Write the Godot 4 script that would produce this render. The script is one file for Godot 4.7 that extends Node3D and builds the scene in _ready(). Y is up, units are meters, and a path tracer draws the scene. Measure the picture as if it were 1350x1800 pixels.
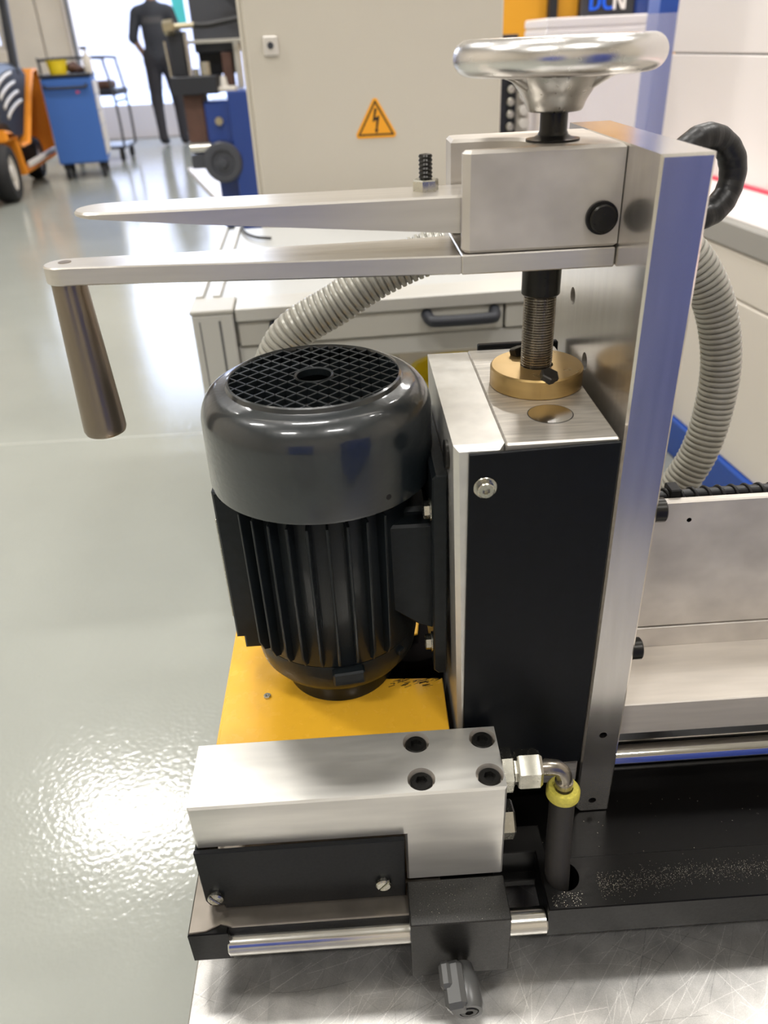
extends Node3D

const CH := 1.05          # the camera's height over the floor; most shapes are written relative to the camera's height
var M := {}
var off := Vector3.ZERO   # origin of the thing being built
var taken := {}

# ---------------------------------------------------------------- points
func C(x: float, y: float, z: float) -> Vector3:      # millimetres from the eye's foot point at camera height
	return Vector3(x * 0.001, y * 0.001 + CH, z * 0.001)

func W(x: float, y: float, z: float) -> Vector3:      # metres, same frame
	return Vector3(x, y + CH, z)

# ---------------------------------------------------------------- mesh helpers
func st() -> SurfaceTool:
	var s := SurfaceTool.new()
	s.begin(Mesh.PRIMITIVE_TRIANGLES)
	return s

func tri(s: SurfaceTool, a: Vector3, b: Vector3, c: Vector3, na: Vector3, nb: Vector3, nc: Vector3) -> void:
	var g := (b - a).cross(c - a)
	if g.length_squared() < 1e-20:
		return
	if g.dot(na + nb + nc) > 0.0:
		var t := b; b = c; c = t
		t = nb; nb = nc; nc = t
	s.set_normal(na); s.add_vertex(a - off)
	s.set_normal(nb); s.add_vertex(b - off)
	s.set_normal(nc); s.add_vertex(c - off)

func quad(s: SurfaceTool, a: Vector3, b: Vector3, c: Vector3, d: Vector3, n: Vector3) -> void:
	tri(s, a, b, c, n, n, n)
	tri(s, a, c, d, n, n, n)

func quadn(s: SurfaceTool, a: Vector3, b: Vector3, c: Vector3, d: Vector3, na: Vector3, nb: Vector3, nc: Vector3, nd: Vector3) -> void:
	tri(s, a, b, c, na, nb, nc)
	tri(s, a, c, d, na, nc, nd)

# chamfered box between two corners
func box(s: SurfaceTool, p: Vector3, q: Vector3, bev := 0.001) -> void:
	var lo := Vector3(minf(p.x, q.x), minf(p.y, q.y), minf(p.z, q.z))
	var hi := Vector3(maxf(p.x, q.x), maxf(p.y, q.y), maxf(p.z, q.z))
	var c := (lo + hi) / 2.0
	var h := (hi - lo) / 2.0
	var e := minf(bev, minf(h.x, minf(h.y, h.z)) * 0.6)
	var ax := [Vector3(1, 0, 0), Vector3(0, 1, 0), Vector3(0, 0, 1)]
	for k in 3:
		var u: Vector3 = ax[(k + 1) % 3]
		var v: Vector3 = ax[(k + 2) % 3]
		var n: Vector3 = ax[k]
		var hu := h[(k + 1) % 3]
		var hv := h[(k + 2) % 3]
		var hn := h[k]
		for sg in [-1.0, 1.0]:
			var o: Vector3 = c + n * hn * sg
			quad(s, o + u * (hu - e) + v * (hv - e), o - u * (hu - e) + v * (hv - e), o - u * (hu - e) - v * (hv - e), o + u * (hu - e) - v * (hv - e), n * sg)
		if e <= 0.0:
			continue
		for a in [-1.0, 1.0]:
			for b in [-1.0, 1.0]:
				var p0: Vector3 = c + u * hu * a + v * (hv - e) * b
				var p1: Vector3 = c + u * (hu - e) * a + v * hv * b
				quad(s, p0 + n * (hn - e), p1 + n * (hn - e), p1 - n * (hn - e), p0 - n * (hn - e), (u * a + v * b).normalized())
	if e > 0.0:
		for a in [-1.0, 1.0]:
			for b in [-1.0, 1.0]:
				for d in [-1.0, 1.0]:
					var sv := Vector3(a, b, d)
					var nn := sv.normalized()
					tri(s, c + sv * (h - Vector3(0, e, e)), c + sv * (h - Vector3(e, 0, e)), c + sv * (h - Vector3(e, e, 0)), nn, nn, nn)

# a box turned by a transform
func tbox(s: SurfaceTool, xf: Transform3D, size: Vector3, bev := 0.001) -> void:
	var t := st()
	var keep := off
	off = Vector3.ZERO
	box(t, -size / 2.0, size / 2.0, bev)
	off = keep
	s.append_from(t.commit(), 0, Transform3D(xf.basis, xf.origin - off))

func frame(dir: Vector3) -> Basis:                     # Y along dir
	var y := dir.normalized()
	var x := y.cross(Vector3(0, 0, 1))
	if x.length() < 0.05:
		x = y.cross(Vector3(1, 0, 0))
	x = x.normalized()
	return Basis(x, y, x.cross(y).normalized())

# profile of (radius, height) pairs turned about an axis
func lathe(s: SurfaceTool, o: Vector3, dir: Vector3, prof: Array, seg := 40, smooth := true, limit := 38.0) -> void:
	var B := frame(dir)
	var n := prof.size()
	var fl := []
	for i in n - 1:
		var d: Vector2 = prof[i + 1] - prof[i]
		fl.append(Vector2(d.y, -d.x).normalized())
	for i in n - 1:
		var n0: Vector2 = fl[i]
		var n1: Vector2 = fl[i]
		if i > 0 and rad_to_deg(absf(fl[i].angle_to(fl[i - 1]))) < limit:
			n0 = (fl[i] + fl[i - 1]).normalized()
		if i < n - 2 and rad_to_deg(absf(fl[i].angle_to(fl[i + 1]))) < limit:
			n1 = (fl[i] + fl[i + 1]).normalized()
		for k in seg:
			var a0 := TAU * k / seg
			var a1 := TAU * (k + 1) / seg
			var d0 := B.x * cos(a0) + B.z * sin(a0)
			var d1 := B.x * cos(a1) + B.z * sin(a1)
			var e0 := d0
			var e1 := d1
			if not smooth:
				e0 = (d0 + d1).normalized()
				e1 = e0
			var p: Vector2 = prof[i]
			var q: Vector2 = prof[i + 1]
			quadn(s, o + d0 * p.x + B.y * p.y, o + d1 * p.x + B.y * p.y, o + d1 * q.x + B.y * q.y, o + d0 * q.x + B.y * q.y,
				e0 * n0.x + B.y * n0.y, e1 * n0.x + B.y * n0.y, e1 * n1.x + B.y * n1.y, e0 * n1.x + B.y * n1.y)

# closed cylinder or cone with a small chamfer
func cyl(s: SurfaceTool, a: Vector3, b: Vector3, r0: float, r1 := -1.0, seg := 32, bev := 0.0006, smooth := true) -> void:
	if r1 < 0.0:
		r1 = r0
	var h := (b - a).length()
	var e := minf(bev, minf(minf(r0, r1), h) * 0.3)
	lathe(s, a, b - a, [Vector2(0, 0), Vector2(r0 - e, 0), Vector2(r0, e), Vector2(r1, h - e), Vector2(r1 - e, h), Vector2(0, h)], seg, smooth)

# polygon pushed along the third axis of xf (x, y of the polygon along the first two)
func prism(s: SurfaceTool, poly: Array, xf: Transform3D, h0: float, h1: float, bev := 0.0008) -> void:
	var p: Array = poly.duplicate()
	var area := 0.0
	for i in p.size():
		area += p[i].cross(p[(i + 1) % p.size()])
	if area < 0.0:
		p.reverse()
	var n := p.size()
	var nr := []
	for i in n:
		var d: Vector2 = (p[(i + 1) % n] - p[i]).normalized()
		nr.append(Vector2(d.y, -d.x))
	var ins := []
	for i in n:
		var m: Vector2 = nr[i] + nr[(i + n - 1) % n]
		m = m / maxf(0.35, m.length_squared() / 2.0)
		ins.append(p[i] - m * bev)
	var tr := Geometry2D.triangulate_polygon(PackedVector2Array(ins))
	var up := xf.basis.z.normalized()
	for side in [0, 1]:
		var h := h0 if side == 0 else h1
		var nn: Vector3 = -up if side == 0 else up
		for k in range(0, tr.size(), 3):
			tri(s, xf * Vector3(ins[tr[k]].x, ins[tr[k]].y, h), xf * Vector3(ins[tr[k + 1]].x, ins[tr[k + 1]].y, h), xf * Vector3(ins[tr[k + 2]].x, ins[tr[k + 2]].y, h), nn, nn, nn)
	for i in n:
		var j := (i + 1) % n
		var k0: Vector2 = nr[i]
		var k1: Vector2 = nr[i]
		if absf(nr[i].angle_to(nr[(i + n - 1) % n])) < 0.6:
			k0 = (nr[i] + nr[(i + n - 1) % n]).normalized()
		if absf(nr[i].angle_to(nr[j])) < 0.6:
			k1 = (nr[i] + nr[j]).normalized()
		var a: Vector3 = xf.basis.x * k0.x + xf.basis.y * k0.y
		var b: Vector3 = xf.basis.x * k1.x + xf.basis.y * k1.y
		quadn(s, xf * Vector3(p[i].x, p[i].y, h0 + bev), xf * Vector3(p[j].x, p[j].y, h0 + bev), xf * Vector3(p[j].x, p[j].y, h1 - bev), xf * Vector3(p[i].x, p[i].y, h1 - bev), a, b, b, a)
		if bev > 0.0:
			for side in [0, 1]:
				var hs := h0 if side == 0 else h1
				var hb := h0 + bev if side == 0 else h1 - bev
				var w: Vector3 = -up if side == 0 else up
				quadn(s, xf * Vector3(p[i].x, p[i].y, hb), xf * Vector3(p[j].x, p[j].y, hb), xf * Vector3(ins[j].x, ins[j].y, hs), xf * Vector3(ins[i].x, ins[i].y, hs),
					(a + w).normalized(), (b + w).normalized(), (b + w).normalized(), (a + w).normalized())

# flat-topped bar in millimetres with a plan outline (x, z) and an underside given as (x, y) pairs
func wedge(s: SurfaceTool, plan: Array, top: float, under: Array, bev: float) -> void:
	var p: Array = plan.duplicate()
	var area := 0.0
	for i in p.size():
		area += p[i].cross(p[(i + 1) % p.size()])
	if area < 0.0:
		p.reverse()
	var n := p.size()
	var ins := []
	var nr := []
	var low := []
	for i in n:
		var d: Vector2 = (p[(i + 1) % n] - p[i]).normalized()
		nr.append(Vector2(d.y, -d.x))
		var y: float = under[-1].y
		for k in under.size() - 1:
			if p[i].x >= under[k].x and p[i].x <= under[k + 1].x:
				y = lerpf(under[k].y, under[k + 1].y, (p[i].x - under[k].x) / (under[k + 1].x - under[k].x))
		if p[i].x < under[0].x:
			y = under[0].y
		low.append(y)
	for i in n:
		ins.append(p[i] - (nr[i] + nr[(i + n - 1) % n]).normalized() * bev)
	var tr := Geometry2D.triangulate_polygon(PackedVector2Array(ins))
	for k in range(0, tr.size(), 3):
		var q := []
		for e in 3:
			q.append(ins[tr[k + e]])
		tri(s, C(q[0].x, top, q[0].y), C(q[1].x, top, q[1].y), C(q[2].x, top, q[2].y), Vector3.UP, Vector3.UP, Vector3.UP)
	tr = Geometry2D.triangulate_polygon(PackedVector2Array(p))
	for k in range(0, tr.size(), 3):
		tri(s, C(p[tr[k]].x, low[tr[k]], p[tr[k]].y), C(p[tr[k + 1]].x, low[tr[k + 1]], p[tr[k + 1]].y), C(p[tr[k + 2]].x, low[tr[k + 2]], p[tr[k + 2]].y), Vector3.DOWN, Vector3.DOWN, Vector3.DOWN)
	for i in n:
		var j := (i + 1) % n
		var a: Vector2 = (nr[i] + nr[(i + n - 1) % n]).normalized() if absf(nr[i].angle_to(nr[(i + n - 1) % n])) < 0.6 else nr[i]
		var b: Vector2 = (nr[i] + nr[j]).normalized() if absf(nr[i].angle_to(nr[j])) < 0.6 else nr[i]
		var na := Vector3(a.x, 0, a.y)
		var nb := Vector3(b.x, 0, b.y)
		quadn(s, C(p[i].x, low[i], p[i].y), C(p[j].x, low[j], p[j].y), C(p[j].x, top - bev, p[j].y), C(p[i].x, top - bev, p[i].y), na, nb, nb, na)
		quadn(s, C(p[i].x, top - bev, p[i].y), C(p[j].x, top - bev, p[j].y), C(ins[j].x, top, ins[j].y), C(ins[i].x, top, ins[i].y), (na + Vector3.UP).normalized(), (nb + Vector3.UP).normalized(), (nb + Vector3.UP).normalized(), (na + Vector3.UP).normalized())

func flat_xf() -> Transform3D:       # polygon in x and z, pushed along y; units metres, origin at camera height
	return Transform3D(Basis(Vector3(1, 0, 0), Vector3(0, 0, 1), Vector3(0, 1, 0)), Vector3(0, CH, 0))

func front_xf() -> Transform3D:      # polygon in x and y, pushed along z
	return Transform3D(Basis.IDENTITY, Vector3(0, CH, 0))

func mm(a: Array) -> Array:
	var o := []
	for v in a:
		o.append(v * 0.001)
	return o

func smoothed(pts: Array, per := 12) -> Array:          # Catmull-Rom
	var o := []
	for i in pts.size() - 1:
		var p0: Vector3 = pts[maxi(i - 1, 0)]
		var p1: Vector3 = pts[i]
		var p2: Vector3 = pts[i + 1]
		var p3: Vector3 = pts[mini(i + 2, pts.size() - 1)]
		for k in per:
			o.append(p1.cubic_interpolate(p2, p0, p3, float(k) / per))
	o.append(pts[-1])
	return o

# round tube along points; radii one per point or a single value
func tube(s: SurfaceTool, pts: Array, radii: Variant, seg := 16, caps := true, closed := false) -> void:
	var n := pts.size()
	var fr := []
	var prev := Vector3.ZERO
	for i in n:
		var t: Vector3
		if closed:
			t = (pts[(i + 1) % n] - pts[(i + n - 1) % n]).normalized()
		else:
			t = (pts[mini(i + 1, n - 1)] - pts[maxi(i - 1, 0)]).normalized()
		var x: Vector3
		if i == 0:
			x = frame(t).x
		else:
			x = (prev - t * prev.dot(t)).normalized()
		prev = x
		fr.append([x, x.cross(t), t])
	var R := func(i: int) -> float: return radii[i] if radii is Array else float(radii)
	var last := n if closed else n - 1
	for i in last:
		var j := (i + 1) % n
		var ra: float = R.call(i)
		var rb: float = R.call(j)
		var L: float = (pts[j] - pts[i]).length()
		var slope := (ra - rb) / maxf(L, 1e-6)
		for k in seg:
			var a0 := TAU * k / seg
			var a1 := TAU * (k + 1) / seg
			var i0: Vector3 = fr[i][0] * cos(a0) + fr[i][1] * sin(a0)
			var i1: Vector3 = fr[i][0] * cos(a1) + fr[i][1] * sin(a1)
			var j0: Vector3 = fr[j][0] * cos(a0) + fr[j][1] * sin(a0)
			var j1: Vector3 = fr[j][0] * cos(a1) + fr[j][1] * sin(a1)
			var ti: Vector3 = fr[i][2] * slope
			quadn(s, pts[i] + i0 * ra, pts[i] + i1 * ra, pts[j] + j1 * rb, pts[j] + j0 * rb, (i0 + ti).normalized(), (i1 + ti).normalized(), (j1 + ti).normalized(), (j0 + ti).normalized())
	if caps and not closed:
		for e in [0, n - 1]:
			var nn: Vector3 = -fr[e][2] if e == 0 else fr[e][2]
			var r: float = R.call(e)
			for k in seg:
				var a0 := TAU * k / seg
				var a1 := TAU * (k + 1) / seg
				tri(s, pts[e], pts[e] + (fr[e][0] * cos(a0) + fr[e][1] * sin(a0)) * r, pts[e] + (fr[e][0] * cos(a1) + fr[e][1] * sin(a1)) * r, nn, nn, nn)

func ellipsoid(s: SurfaceTool, c: Vector3, r: Vector3, seg := 24, rings := 14) -> void:
	for i in rings:
		var t0 := PI * i / rings
		var t1 := PI * (i + 1) / rings
		for k in seg:
			var q := []
			for e in [[t0, k], [t0, k + 1], [t1, k + 1], [t1, k]]:
				var a: float = TAU * e[1] / seg
				q.append(Vector3(sin(e[0]) * cos(a), cos(e[0]), sin(e[0]) * sin(a)))
			quadn(s, c + q[0] * r, c + q[1] * r, c + q[2] * r, c + q[3] * r, (q[0] / r).normalized(), (q[1] / r).normalized(), (q[2] / r).normalized(), (q[3] / r).normalized())

# ---------------------------------------------------------------- fasteners (local, head's seat at the origin, axis +y)
func socket_head(r: float, h: float, hexr: float) -> ArrayMesh:
	var keep := off
	off = Vector3.ZERO
	var s := st()
	var e := r * 0.1
	lathe(s, Vector3.ZERO, Vector3.UP, [Vector2(r, 0), Vector2(r, h - e), Vector2(r - e, h)], 36)
	var ring := []
	var hx := []
	for k in 36:
		var a := TAU * k / 36.0
		ring.append(Vector3(cos(a), 0, sin(a)) * (r - e) + Vector3(0, h, 0))
		var seg := int(k / 6.0)
		var f := (k % 6) / 6.0
		var p := Vector3(cos(TAU * seg / 6.0), 0, sin(TAU * seg / 6.0))
		var q := Vector3(cos(TAU * (seg + 1) / 6.0), 0, sin(TAU * (seg + 1) / 6.0))
		hx.append(p.lerp(q, f) * hexr + Vector3(0, h, 0))
	for k in 36:
		var j := (k + 1) % 36
		quad(s, ring[k], ring[j], hx[j], hx[k], Vector3.UP)
		var dn := Vector3(0, -h * 0.6, 0)
		var mid: Vector3 = (hx[k] + hx[j]) / 2.0
		quad(s, hx[k], hx[j], hx[j] + dn, hx[k] + dn, -Vector3(mid.x, 0, mid.z).normalized())
		tri(s, hx[k] + dn, hx[j] + dn, Vector3(0, h * 0.4, 0), Vector3.UP, Vector3.UP, Vector3.UP)
	off = keep
	return s.commit()

func hex_head(r: float, h: float, washer := 0.0) -> ArrayMesh:
	var keep := off
	off = Vector3.ZERO
	var s := st()
	if washer > 0.0:
		cyl(s, Vector3.ZERO, Vector3(0, h * 0.2, 0), washer, -1, 28, 0.0003)
	lathe(s, Vector3.ZERO, Vector3.UP, [Vector2(r, 0), Vector2(r, h * 0.88), Vector2(r * 0.9, h), Vector2(0, h)], 6, false)
	off = keep
	return s.commit()

func slot_head(r: float, h: float) -> ArrayMesh:
	var keep := off
	off = Vector3.ZERO
	var s := st()
	var w := r * 0.15
	for sg in [-1.0, 1.0]:
		var poly := []
		for k in 13:
			var a := -PI / 2 + PI * k / 12.0
			poly.append(Vector2(maxf(cos(a) * r, w) * sg, sin(a) * r))
		prism(s, poly, Transform3D(Basis(Vector3(1, 0, 0), Vector3(0, 0, 1), Vector3(0, 1, 0)), Vector3.ZERO), 0.0, h, h * 0.25)
	cyl(s, Vector3.ZERO, Vector3(0, h * 0.5, 0), r * 0.95, -1, 24, 0.0002)
	off = keep
	return s.commit()

# ---------------------------------------------------------------- nodes
func numbered(n: String) -> String:
	if not taken.has(n):
		taken[n] = 0
		return n
	taken[n] += 1
	return "%s_%03d" % [n, taken[n]]

func thing(called: String, label: String, category: String, at := Vector3.ZERO, group := "") -> Node3D:
	var o := Node3D.new()
	o.name = numbered(called)
	add_child(o, true)
	o.position = at
	off = at
	o.set_meta("label", label)
	o.set_meta("category", category)
	if group:
		o.set_meta("group", group)
	return o

func tag(o: Node3D, label: String, category: String, group := "") -> void:
	o.set_meta("label", label)
	o.set_meta("category", category)
	if group:
		o.set_meta("group", group)

func put(called: String, mesh: Mesh, m: Material, parent: Node = null, at := Vector3.ZERO) -> MeshInstance3D:
	var o := MeshInstance3D.new()
	o.mesh = mesh
	o.material_override = m
	o.position = at
	if parent == null:
		o.name = numbered(called)
		add_child(o, true)
	else:
		var n := called
		var k := 0
		while parent.has_node(NodePath(n)):
			k += 1
			n = "%s_%03d" % [called, k]
		o.name = n
		parent.add_child(o, true)
	return o

func obj(called: String, s: SurfaceTool, m: Material, parent: Node = null) -> MeshInstance3D:
	return put(called, s.commit(), m, parent)

# shared mesh placed at a world point with its axis turned to dir
func fix(called: String, mesh: Mesh, m: Material, parent: Node, at: Vector3, dir: Vector3, spin := 0.0) -> MeshInstance3D:
	var o := put(called, mesh, m, parent, at - off)
	o.basis = frame(dir) * Basis(Vector3.UP, spin)
	return o

func struct(called: String, s: SurfaceTool, m: Material, label: String) -> MeshInstance3D:
	off = Vector3.ZERO
	var o := obj(called, s, m)
	o.set_meta("kind", "structure")
	o.set_meta("label", label)
	o.set_meta("category", called.split("_")[0])
	return o

# ---------------------------------------------------------------- materials
func noise(freq: float, lo: float, hi: float, sd := 1, octaves := 4, kind := FastNoiseLite.TYPE_SIMPLEX_SMOOTH, size := 512) -> NoiseTexture2D:
	var f := FastNoiseLite.new()
	f.noise_type = kind
	f.frequency = freq
	f.seed = sd
	f.fractal_octaves = octaves
	var t := NoiseTexture2D.new()
	t.noise = f
	t.seamless = true
	t.width = size
	t.height = size
	var g := Gradient.new()
	g.set_color(0, Color(lo, lo, lo))
	g.set_color(1, Color(hi, hi, hi))
	t.color_ramp = g
	return t

func plainm(c: Color, rough: float, metal := 0.0, coat := 0.0) -> StandardMaterial3D:
	var m := StandardMaterial3D.new()
	m.albedo_color = c
	m.roughness = rough
	m.metallic = metal
	if coat > 0.0:
		m.clearcoat_enabled = true
		m.clearcoat = coat
		m.clearcoat_roughness = 0.08
	return m

# triplanar mottling: albedo and roughness maps at one scale, an optional relief
func tex(m: StandardMaterial3D, scale: Vector3, alb: Texture2D, rgh: Texture2D, relief: Texture2D = null, depth := 0.0) -> StandardMaterial3D:
	m.uv1_triplanar = true
	m.uv1_scale = scale
	m.albedo_texture = alb
	m.roughness_texture = rgh
	if relief:
		m.heightmap_enabled = true
		m.heightmap_texture = relief
		m.heightmap_scale = depth
	return m

# scratched sheet: fine random strokes over a soft mottle
func scratches(size: int, n: int, sd: int, base: float, dark: float, light: float) -> ImageTexture:
	var rng := RandomNumberGenerator.new()
	rng.seed = sd
	var f := FastNoiseLite.new()
	f.seed = sd
	f.frequency = 0.012
	var a := PackedFloat32Array()
	a.resize(size * size)
	for y in size:
		for x in size:
			a[y * size + x] = base + 0.10 * f.get_noise_2d(x, y) + 0.03 * rng.randf_range(-1, 1)
	for k in n:
		var x := rng.randf() * size
		var y := rng.randf() * size
		var ang := rng.randfn(-0.75, 0.35) if rng.randf() < 0.6 else rng.randf() * PI
		var ln := rng.randf_range(0.03, 0.4) * size * rng.randf()
		var bend := rng.randfn(0.0, 0.0012)
		var v := light * rng.randf() if rng.randf() < 0.75 else -dark * rng.randf()
		for i in int(ln):
			x += cos(ang)
			y += sin(ang)
			ang += bend
			var at := posmod(int(y), size) * size + posmod(int(x), size)
			a[at] += v
	var im := Image.create(size, size, false, Image.FORMAT_RGB8)
	for y in size:
		for x in size:
			var v := clampf(a[y * size + x], 0.0, 1.0)
			im.set_pixel(x, y, Color(v, v, v))
	return ImageTexture.create_from_image(im)

func materials() -> void:
	var soft := noise(0.006, 0.86, 1.0, 3)
	var streak := noise(0.03, 0.80, 1.0, 5, 5)
	var srough := noise(0.03, 0.72, 1.0, 9, 5)
	var gentle := noise(0.02, 0.94, 1.0, 13, 3)
	var fine := noise(0.09, 0.55, 1.0, 7, 3)
	var peel := noise(0.035, 0.0, 1.0, 11, 2)
	var sheet := scratches(1024, 1300, 4, 0.76, 0.14, 0.16)
	# machined metals; streaks run along x unless the scale says otherwise
	M.alu = tex(plainm(Color(0.88, 0.86, 0.825), 0.46, 0.7), Vector3(1.2, 14, 14), streak, srough, streak, 0.002)
	M.alu_arm = tex(plainm(Color(0.89, 0.87, 0.84), 0.32, 0.82), Vector3(0.9, 10, 10), gentle, gentle)
	M.alu_bar = tex(plainm(Color(0.90, 0.87, 0.83), 0.42, 0.42), Vector3(1.0, 10, 10), gentle, srough)
	M.alu_side = tex(plainm(Color(0.88, 0.87, 0.845), 0.40, 0.7), Vector3(5, 5, 5), gentle, srough)
	M.alu_up = tex(plainm(Color(0.90, 0.88, 0.85), 0.22, 0.90), Vector3(9, 0.8, 9), gentle, gentle)
	M.alu_soft = tex(plainm(Color(0.87, 0.845, 0.81), 0.52, 0.55), Vector3(4, 5, 5), soft, srough)
	M.alu_mill = tex(plainm(Color(0.93, 0.92, 0.89), 0.42, 0.75), Vector3(1.4, 9, 9), soft, srough, streak, 0.001)
	M.bright = tex(plainm(Color(0.92, 0.91, 0.89), 0.2, 1.0), Vector3(3, 3, 3), soft, srough)
	M.rim = tex(plainm(Color(0.93, 0.92, 0.91), 0.3, 1.0), Vector3(5, 5, 5), soft, srough, peel, 0.008)
	M.cast = tex(plainm(Color(0.70, 0.685, 0.66), 0.34, 0.9), Vector3(9, 9, 9), soft, srough, peel, 0.015)
	M.steel = tex(plainm(Color(0.68, 0.65, 0.60), 0.3, 0.9), Vector3(10, 2, 10), streak, srough)
	M.chrome = plainm(Color(0.86, 0.85, 0.83), 0.09, 1.0)
	M.zinc = tex(plainm(Color(0.82, 0.81, 0.76), 0.3, 1.0), Vector3(20, 20, 20), soft, srough)
	M.brown_steel = tex(plainm(Color(0.60, 0.55, 0.49), 0.36, 0.85), Vector3(9, 1.2, 9), soft, srough)
	M.worn = tex(plainm(Color(0.56, 0.53, 0.49), 0.4, 0.8), Vector3(6, 6, 6), soft, srough)
	M.dark_steel = tex(plainm(Color(0.26, 0.25, 0.24), 0.38, 0.8), Vector3(20, 20, 20), soft, srough)
	M.black_oxide = tex(plainm(Color(0.20, 0.195, 0.185), 0.36, 0.7), Vector3(20, 20, 20), soft, srough)
	M.brass = tex(plainm(Color(0.78, 0.66, 0.44), 0.36, 0.85), Vector3(3, 14, 3), soft, srough)
	M.sheet = tex(plainm(Color(0.95, 0.94, 0.92), 0.42, 0.8), Vector3(2.2, 2.2, 2.2), sheet, srough)
	# paints and plastics
	M.panel = tex(plainm(Color(0.055, 0.065, 0.08), 0.5), Vector3(18, 18, 18), soft, srough, fine, 0.002)
	M.base = tex(plainm(Color(0.07, 0.066, 0.062), 0.42, 0.25), Vector3(14, 14, 14), fine, srough, fine, 0.003)
	M.lever = plainm(Color(0.29, 0.29, 0.285), 0.32)
	M.wheel = plainm(Color(0.055, 0.04, 0.038), 0.8)
	M.wheel.metallic_specular = 0.2
	M.slide = tex(plainm(Color(0.20, 0.195, 0.185), 0.45, 0.4), Vector3(14, 14, 14), fine, srough, fine, 0.002)
	M.motor = tex(plainm(Color(0.125, 0.15, 0.165), 0.38, 0.0, 0.9), Vector3(9, 9, 9), soft, srough, peel, 0.012)
	M.motor_rough = tex(plainm(Color(0.11, 0.13, 0.14), 0.5, 0.0, 0.15), Vector3(25, 25, 25), soft, srough, fine, 0.02)
	M.yellow = tex(plainm(Color(0.97, 0.74, 0.21), 0.3, 0.0, 0.7), Vector3(4, 4, 4), noise(0.006, 0.985, 1.0, 3), srough)
	M.black = tex(plainm(Color(0.05, 0.05, 0.052), 0.5), Vector3(20, 20, 20), soft, srough)
	M.rubber = tex(plainm(Color(0.10, 0.10, 0.105), 0.46), Vector3(30, 30, 30), soft, srough, fine, 0.01)
	M.hose_black = tex(plainm(Color(0.20, 0.19, 0.18), 0.6), Vector3(30, 30, 30), soft, srough)
	M.hose_grey = tex(plainm(Color(0.69, 0.68, 0.64), 0.36, 0.15), Vector3(9, 9, 9), soft, srough)
	M.ring_yellow = tex(plainm(Color(0.88, 0.83, 0.36), 0.45), Vector3(25, 25, 25), noise(0.02, 0.8, 1.0, 33), srough)
	for k in ["panel", "base", "black", "motor_rough"]:
		M[k].metallic_specular = 0.32
	M.seam = plainm(Color(0.10, 0.095, 0.09), 0.8)
	# the hall
	var fm := noise(0.004, 0.94, 1.0, 17, 3)
	M.floor = tex(plainm(Color(0.640, 0.650, 0.620), 0.13), Vector3(1.1, 1.1, 1.1), noise(0.004, 0.975, 1.0, 17, 3), noise(0.008, 0.8, 1.0, 19))
	M.floor.heightmap_enabled = true
	M.floor.heightmap_texture = noise(0.075, 0.0, 1.0, 23, 2, FastNoiseLite.TYPE_SIMPLEX_SMOOTH, 1024)
	M.floor.heightmap_scale = 0.026
	M.wall = tex(plainm(Color(0.86, 0.83, 0.78), 0.85), Vector3(0.5, 0.5, 0.5), fm, srough)
	M.ceiling = plainm(Color(0.86, 0.86, 0.85), 0.9)
	M.barrier = plainm(Color(0.86, 0.855, 0.90), 0.7)
	M.joint = plainm(Color(0.69, 0.695, 0.665), 0.3)
	M.lamp = plainm(Color(1, 1, 1), 0.5)
	M.lamp.emission_enabled = true
	M.lamp.emission = Color(1.0, 0.99, 0.975)
	M.lamp.emission_energy_multiplier = 6.0
	M.lamp_body = plainm(Color(0.5, 0.5, 0.5), 0.5, 0.6)
	M.paving = plainm(Color(0.74, 0.72, 0.73), 0.9)
	M.cabinet = plainm(Color(0.80, 0.775, 0.725), 0.4)
	M.profile = plainm(Color(0.80, 0.795, 0.775), 0.4, 0.35)
	M.benchtop = plainm(Color(0.75, 0.755, 0.75), 0.3)
	M.bench_grey = plainm(Color(0.72, 0.71, 0.68), 0.45)
	M.groove = plainm(Color(0.42, 0.42, 0.42), 0.6)
	M.white = plainm(Color(0.965, 0.94, 0.93), 0.4)
	M.beige = plainm(Color(0.955, 0.925, 0.88), 0.45)
	M.ledge = plainm(Color(0.68, 0.67, 0.65), 0.5)
	M.red = plainm(Color(0.95, 0.33, 0.42), 0.5)
	M.blue = plainm(Color(0.12, 0.33, 0.72), 0.4, 0.0, 0.3)
	M.blue_dark = plainm(Color(0.10, 0.23, 0.52), 0.4, 0.0, 0.3)
	M.cart_blue = plainm(Color(0.22, 0.40, 0.70), 0.5)
	M.sky_blue = plainm(Color(0.17, 0.28, 0.66), 0.5)
	M.orange = plainm(Color(0.92, 0.57, 0.10), 0.6)
	M.wall_yellow = plainm(Color(0.93, 0.66, 0.16), 0.5)
	M.sign_yellow = plainm(Color(0.96, 0.66, 0.14), 0.5)
	M.sign_black = plainm(Color(0.08, 0.065, 0.04), 0.55)
	M.grey_plastic = plainm(Color(0.26, 0.27, 0.30), 0.4)
	M.light_plastic = plainm(Color(0.82, 0.80, 0.77), 0.4)
	M.dark_plastic = plainm(Color(0.13, 0.14, 0.17), 0.5)
	M.tyre = plainm(Color(0.10, 0.10, 0.11), 0.7)
	M.timber = tex(plainm(Color(0.36, 0.25, 0.21), 0.7), Vector3(3, 3, 3), soft, srough)
	M.bucket = plainm(Color(0.90, 0.80, 0.14), 0.4)
	M.cyan = plainm(Color(0.35, 0.88, 0.93), 0.4)
	M.fitting = plainm(Color(0.72, 0.68, 0.58), 0.3, 0.9)
	M.acrylic = plainm(Color(0.93, 0.93, 1.0, 0.16), 0.08)
	M.acrylic.transparency = BaseMaterial3D.TRANSPARENCY_ALPHA
	M.glass = plainm(Color(0.95, 0.98, 1.0, 0.1), 0.05)
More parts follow.
